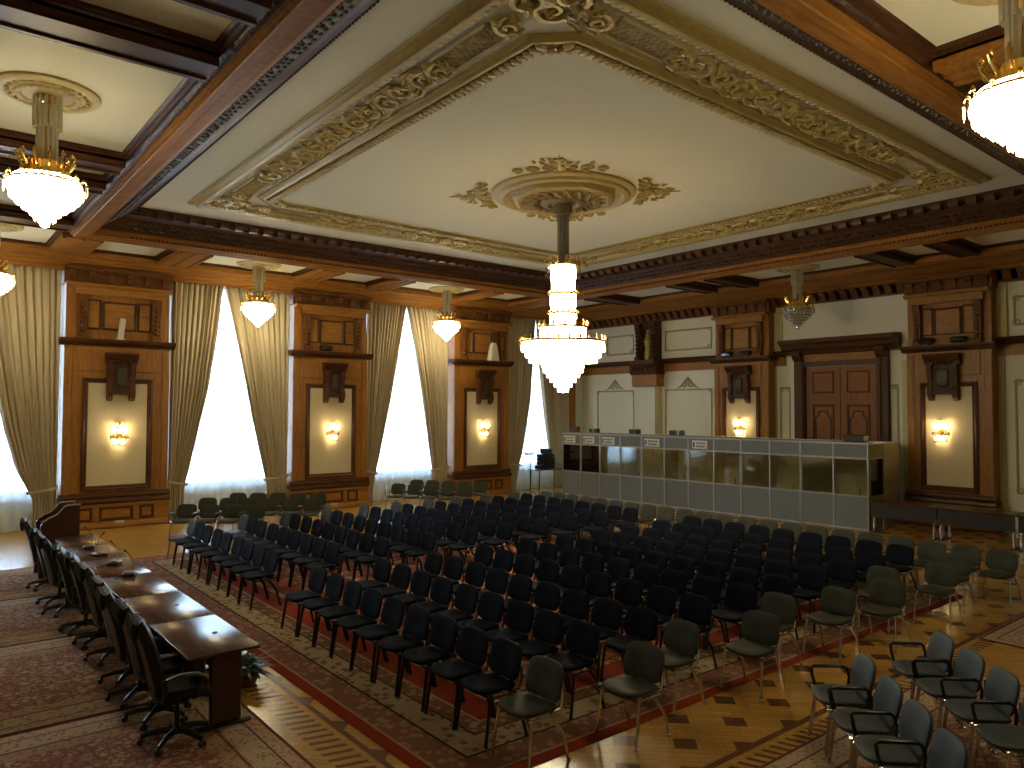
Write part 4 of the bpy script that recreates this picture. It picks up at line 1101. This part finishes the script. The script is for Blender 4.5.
# local x along row (towards camera), local +y = left of direction = towards +X wall
def booth(i, signs):
    o = A0+(A1-A0)*(i/NB)
    b = thing('interpreter_booth', 'grey interpreter booth with two windows, %s in the row from the window wall' % ORD[i], 'booth', (o.x, o.y, 0), ang, 'interpreter booths along the right wall')
    e = .004; h = W/2; z0, z1, z2 = .79, 1.67, 2.05
    MB().box(e, W-e, .02, .05, .02, z0-.02).build('lower_panel', M['boothgrey'], b, K)
    MB().box(e, W-e, .02, .05, z1+.03, z2-.02).build('header_panel', M['boothgrey'], b, K)
    fr = MB()
    for x, q in ((e+.011,.011), (h,.018), (W-e-.011,.011)): fr.box(x-q, x+q, 0, .055, 0, z2)
    for z in (z0, z1+.012, z2-.02): fr.box(e, W-e, -.008, .055, z-.018, z+.018)
    fr.box(e, W-e, 0, .05, 0, .03)
    fr.build('aluminium_frame', M['alu'], b, K)
    fr2 = MB()
    for x in (e+.018, W-e-.018): fr2.box(x-.015, x+.015, DP-.05, DP, 0, z2)
    fr2.build('back_post', M['alu'], b, K)
    for s in (0, 1):
        MB().box(s*h+.045, s*h+h-.045, .030, .036, z0+.01, z1).build('window_pane', M['boothglass'], b, K)
    sp = MB(); en = MB()
    for x in ((e, e+.025), (W-e-.025, W-e)):
        if i == NB-1 and x[0] > .1:
            en.box(x[0], x[1], .05, .98, 0, z0); en.box(x[0], x[1], .05, .98, z1, z2-.02); en.box(x[0], x[1], .05, .14, z0, z1); en.box(x[0], x[1], .86, .98, z0, z1)
            MB().box(x[0], x[1], 1.02, DP, 0, z2-.02).build('door_panel', M['boothend'], b, K); en.build('end_panel', M['boothend'], b, K)
        else: sp.box(x[0], x[1], .05, DP, 0, z2-.02)
    sp.box(e, W-e, DP-.03, DP, 0, z2-.02)
    sp.build('side_and_back_panels', M['boothbeige'], b, K)
    if i == NB-1:
        MB().box(W-e-.018, W-e-.012, .14, .86, z0, z1).build('side_pane', M['boothglass'], b, K)
        MB().box(W-e-.03, W-e+.004, .98, 1.02, 0, z2).box(W-e-.03, W-e+.004, DP-.03, DP+.0, 0, z2).box(W-e-.03, W-e+.004, 0, DP, z2-.03, z2).box(W-e-.03, W-e+.004, .12, .88, z1-.01, z1+.015).build('side_frame', M['alu'], b, K)
        MB().tube([(W+.0,1.04,1.0),(W+.04,1.04,1.0),(W+.04,1.04,1.15),(W+.0,1.04,1.15)], .012, 6).build('door_handle', M['alu'], b, K)
    MB().box(e, W-e, .0, .32, z2, z2+.02).build('roof_panel', M['boothgrey'], b, K)
    MB().box(.04, W-.04, .06, .52, .66, .69).build('desk', M['boothgrey'], b, K)
    ex = MB()
    for s in (0, 1): ex.cbox((s*h+h*.5, .30, .73), (.26,.2,.08), b=.02); ex.tube([(s*h+h*.6,.3,.75),(s*h+h*.62,.26,.95)], .01, 5)
    ex.build('interpreter_console', M['plastic'], b, K)
    for s, wd, off in signs:
        x0 = s*h+off; m_ = MB().box(x0, x0+wd, -.012, -.004, z1+.06, z1+.29)
        sg = m_.build('paper_sign', M['paper'], b, K, label='white paper sign')
        k_ = MB(); k_.box(x0+.02, x0+.09, -.014, -.012, z1+.10, z1+.24)
        for q in range(5): k_.box(x0+.13+q*(wd-.18)/5, x0+.13+(q+.7)*(wd-.18)/5, -.014, -.012, z1+.19, z1+.24)
        for q in range(3): k_.box(x0+.15+q*(wd-.22)/3, x0+.15+(q+.75)*(wd-.22)/3, -.014, -.012, z1+.10, z1+.15)
        k_.build('lettering', M['ink'], sg, K)
    return b
SG = {0: [(0,.52,.10),(1,.50,.12)], 1: [(0,.52,.10)], 2: [(0,.55,.12)], 3: [(0,.50,.14)]}
for i in range(NB): booth(i, SG.get(i, []))
def bt(u, d): 
    dr_ = (A1-A0).normalized(); nn = Vector((-dr_.y, dr_.x)); p = A0+dr_*u+nn*d; return (p.x, p.y)
def topbox(u, d, w, dd, h, mat, name, label, cat, extra=True):
    x, y_ = bt(u, d); o = thing(name, label, cat, (x, y_, 2.07), ang)
    MB().cbox((0,0,h/2), (w,dd,h), b=min(.015, h*.2)).build('case', M[mat], o, K)
    if extra: MB().cbox((0,-dd/2-.003,h/2), (w*.8,.008,h*.75), b=.002).build('front_grille', M['plastic'], o, K)
    return o
topbox(.28,.35,.28,.2,.18,'pot','equipment_box','reddish brown box on the booth roof nearest the window wall','box')
topbox(.90,.5,.16,.14,.12,'alu','loudspeaker','pale small loudspeaker on the second panel of booth roofs','loudspeaker')
topbox(1.30,.3,.14,.14,.14,'bronze','loudspeaker','small dark loudspeaker beside the pale one on the booth roof','loudspeaker')
topbox(2.62,.5,.22,.16,.14,'boothgrey','loudspeaker','grey box on the roof of the second booth, left of a dark one','loudspeaker')
topbox(2.98,.3,.13,.14,.15,'bronze','loudspeaker','small dark loudspeaker on the roof of the second booth','loudspeaker')
topbox(4.15,.5,.22,.16,.14,'bronze','loudspeaker','brownish box on the roof of the third booth','loudspeaker')
topbox(4.60,.3,.13,.14,.15,'plastic','loudspeaker','small black loudspeaker on the roof of the third booth','loudspeaker')
o = topbox(9.62,.35,.50,.34,.16,'plastic','audio_mixer','black mixer case on the booth roof nearest the camera','mixer')

# side tables along the right wall
def wall_table(y0, y1, label):
    o = thing('side_table', label, 'table', (17.42, y0, 0), 0, 'dark tables beside the booths')
    L = (y1-y0)
    MB().box(0, .70, .004, L-.004, .68, .71).build('table_top', M['tabletop'], o, K)
    MB().box(.05, .07, .02, L-.02, .36, .68).build('modesty_panel', M['plastic'], o, K)
    for yy in (.06, L-.06):
        MB().tube([(.12,yy,.0),(.12,yy,.68)], .03, 10).tube([(.58,yy,0),(.58,yy,.68)], .03, 10).build('leg', M['chrome'], o, K)
        MB().box(.02, .68, yy-.04, yy+.04, 0, .03).build('foot', M['plastic'], o, K)
wall_table(6.88, 8.30, 'long dark table against the right wall, touching the booths'); wall_table(5.36, 6.86, 'long dark table against the right wall, second from the booths'); wall_table(3.84, 5.34, 'long dark table against the right wall, third from the booths')

# equipment before the last window
o = thing('equipment_table', 'small high table holding black equipment before the window by the booths', 'table', (16.9, 18.95, 0))
MB().box(-.62,.62,-.28,.28,.79,.82).build('table_top', M['tabledark'], o, K)
for sx in (-1, 1):
    for sy in (-1, 1): MB().tube([(sx*.55, sy*.23, 0), (sx*.52, sy*.22, .79)], .02, 8).build('leg', M['blackmetal'], o, K)
for k, (w_, h_, z, dx) in enumerate(((.62,.13,.822,-.04),(.56,.13,.956,.0),(.56,.12,1.09,0),(.52,.11,1.214,-.02),(.24,.18,1.328,.0))):
    b = thing('equipment_case', 'black equipment case by the window, %s of the stack from below' % ORD[k], 'equipment', (16.85+dx, 18.95, z), 0, 'stacked black equipment cases')
    MB().cbox((0,0,h_/2), (w_,.36,h_), b=.02).build('case', M['plastic'], b, K)
    MB().cbox((0,-.185,h_/2), (w_*.86,.012,h_*.5), b=.003).build('front_panel', M['blackmetal'], b, K)
o = thing('music_stand', 'thin black stand with a flat top left of the equipment table', 'stand', (16.2, 19.0, 0))
MB().tube([(0,0,.1),(0,0,1.33)], .016, 8).build('pole', M['blackmetal'], o, K)
MB().cbox((0,0,1.34), (.50,.30,.015), Matrix.Rotation(.12, 3, 'X'), .003).build('desk', M['blackmetal'], o, K)
for k in range(3):
    a = 2*pi*k/3; MB().tube([(0,0,.16),(.24*cos(a),.24*sin(a),.012)], .012, 6).build('leg', M['blackmetal'], o, K)

# shelf items
def spot(loc, rz, label):
    o = thing('spotlight', label, 'spotlight', loc, rz, 'black spotlights on the pier shelves')
    MB().cbox((0,0,.035), (.16,.12,.02), b=.004).box(-.13,-.11,-.03,.03,.02,.14).box(.11,.13,-.03,.03,.02,.14).build('bracket', M['blackmetal'], o, K)
    MB().cbox((0,-.02,.12), (.34,.20,.12), Matrix.Rotation(.25, 3, 'X'), .025).build('lamp_body', M['plastic'], o, K)
    MB().cbox((0,-.125,.10), (.28,.01,.08), Matrix.Rotation(.25, 3, 'X'), .003).build('lens', M['crystal'], o, K)
spot((19.55, 7.85, 4.42), -pi/2, 'black spotlight on the shelf of the right wall pier, left one'); spot((19.55, 7.12, 4.42), -pi/2, 'black spotlight on the shelf of the right wall pier, right one')
spot((19.55, 13.60, 4.42), -pi/2, 'black spotlight on the pier shelf left of the door, left one'); spot((19.55, 12.95, 4.42), -pi/2, 'black spotlight on the pier shelf left of the door, right one')
spot((9.15, 19.64, 4.42), 0, 'black spotlight on the shelf of the middle window pier')
o = thing('upright_panel', 'pale upright tube standing on the shelf of the leftmost pier', 'tube', (3.93, 19.62, 4.43))
MB().cbox((0,0,.27), (.13,.07,.50), Matrix.Rotation(.12, 3, 'Y'), .012).build('tube', M['linen'], o, K); MB().cbox((-.02,0,.01), (.2,.12,.03), b=.006).build('foot', M['linen'], o, K)
o = thing('draped_cloth', 'white draped cloth on the shelf of the rightmost window pier', 'cloth', (15.12, 19.62, 4.43))
m_ = MB(); 
vs = []; n = 28
for i, (r, z) in enumerate(((.24,0),(.22,.12),(.19,.30),(.15,.48),(.11,.58),(.05,.62))):
    vs += [((r*(1+.14*sin(5*2*pi*k/n)))*cos(2*pi*k/n), .45*r*(1+.14*sin(5*2*pi*k/n))*sin(2*pi*k/n), z) for k in range(n)]
m_.v = vs; m_.f = [(i*n+k, i*n+(k+1) % n, (i+1)*n+(k+1) % n, (i+1)*n+k) for i in range(5) for k in range(n)]+[tuple(range(5*n, 6*n)), tuple(range(n))]
m_.build('cloth', M['linen'], o, K); MB().tube([(0,0,.6),(-.02,0,.95)], .05, 8).build('stick', M['dark'], o, K)
for i, x in enumerate(PC):
    o = MB().cbox((0,0,.03), (.20,.03,.06), b=.008).build('socket_box', M['linen'], None, K, ((x+.07)*K, 19.585*K, .10*K))
    tag(o, 'small white socket box at the foot of the %s window pier' % ('leftmost','middle','rightmost')[i], 'socket', 'socket boxes at the pier feet')

# ------------------------------------------------------------ light
w = bpy.data.worlds.new('sky'); scn.world = w; w.use_nodes = True; nt = w.node_tree; bg = nt.nodes['Background']
bg.inputs[0].default_value = (.57,.79,1.0,1); bg.inputs[1].default_value = 12.0
for i, (a, b) in enumerate(WINS):
    L = bpy.data.lights.new('daylight_portal', 'AREA'); L.shape = 'RECTANGLE'; L.size = (b-a)*K; L.size_y = (HEAD-SILL)*K
    L.cycles.is_portal = True
    o = bpy.data.objects.new('window_daylight', L); COL.objects.link(o); o.location = ((a+b)/2*K, (YW+.40)*K, (SILL+HEAD)/2*K); o.rotation_euler = (-pi/2, 0, 0)
# ------------------------------------------------------------ camera
cam = bpy.data.cameras.new('camera'); co = bpy.data.objects.new('camera', cam); COL.objects.link(co); scn.camera = co
cam.sensor_fit = 'HORIZONTAL'; cam.sensor_width = 36; cam.lens = 746/1024*36; cam.clip_start = .05
yaw, pit, rol = radians(39.03), radians(2.0), radians(.2)
fwd = Vector((sin(yaw)*cos(pit), cos(yaw)*cos(pit), sin(pit))); rt = Vector((cos(yaw), -sin(yaw), 0)); upv = rt.cross(fwd)
r2 = rt*cos(rol)+upv*sin(rol); u2 = -rt*sin(rol)+upv*cos(rol)
mm = Matrix((r2, u2, -fwd)).transposed().to_4x4(); mm.translation = (0,0,2.8*K); co.matrix_world = mm
vs_ = scn.view_settings; vs_.view_transform = 'Standard'; vs_.look = 'None'; vs_.gamma = 1; vs_.use_curve_mapping = False; vs_.exposure = 0.45
scn.cycles.max_bounces = 8; scn.cycles.diffuse_bounces = 5; scn.cycles.transparent_max_bounces = 12
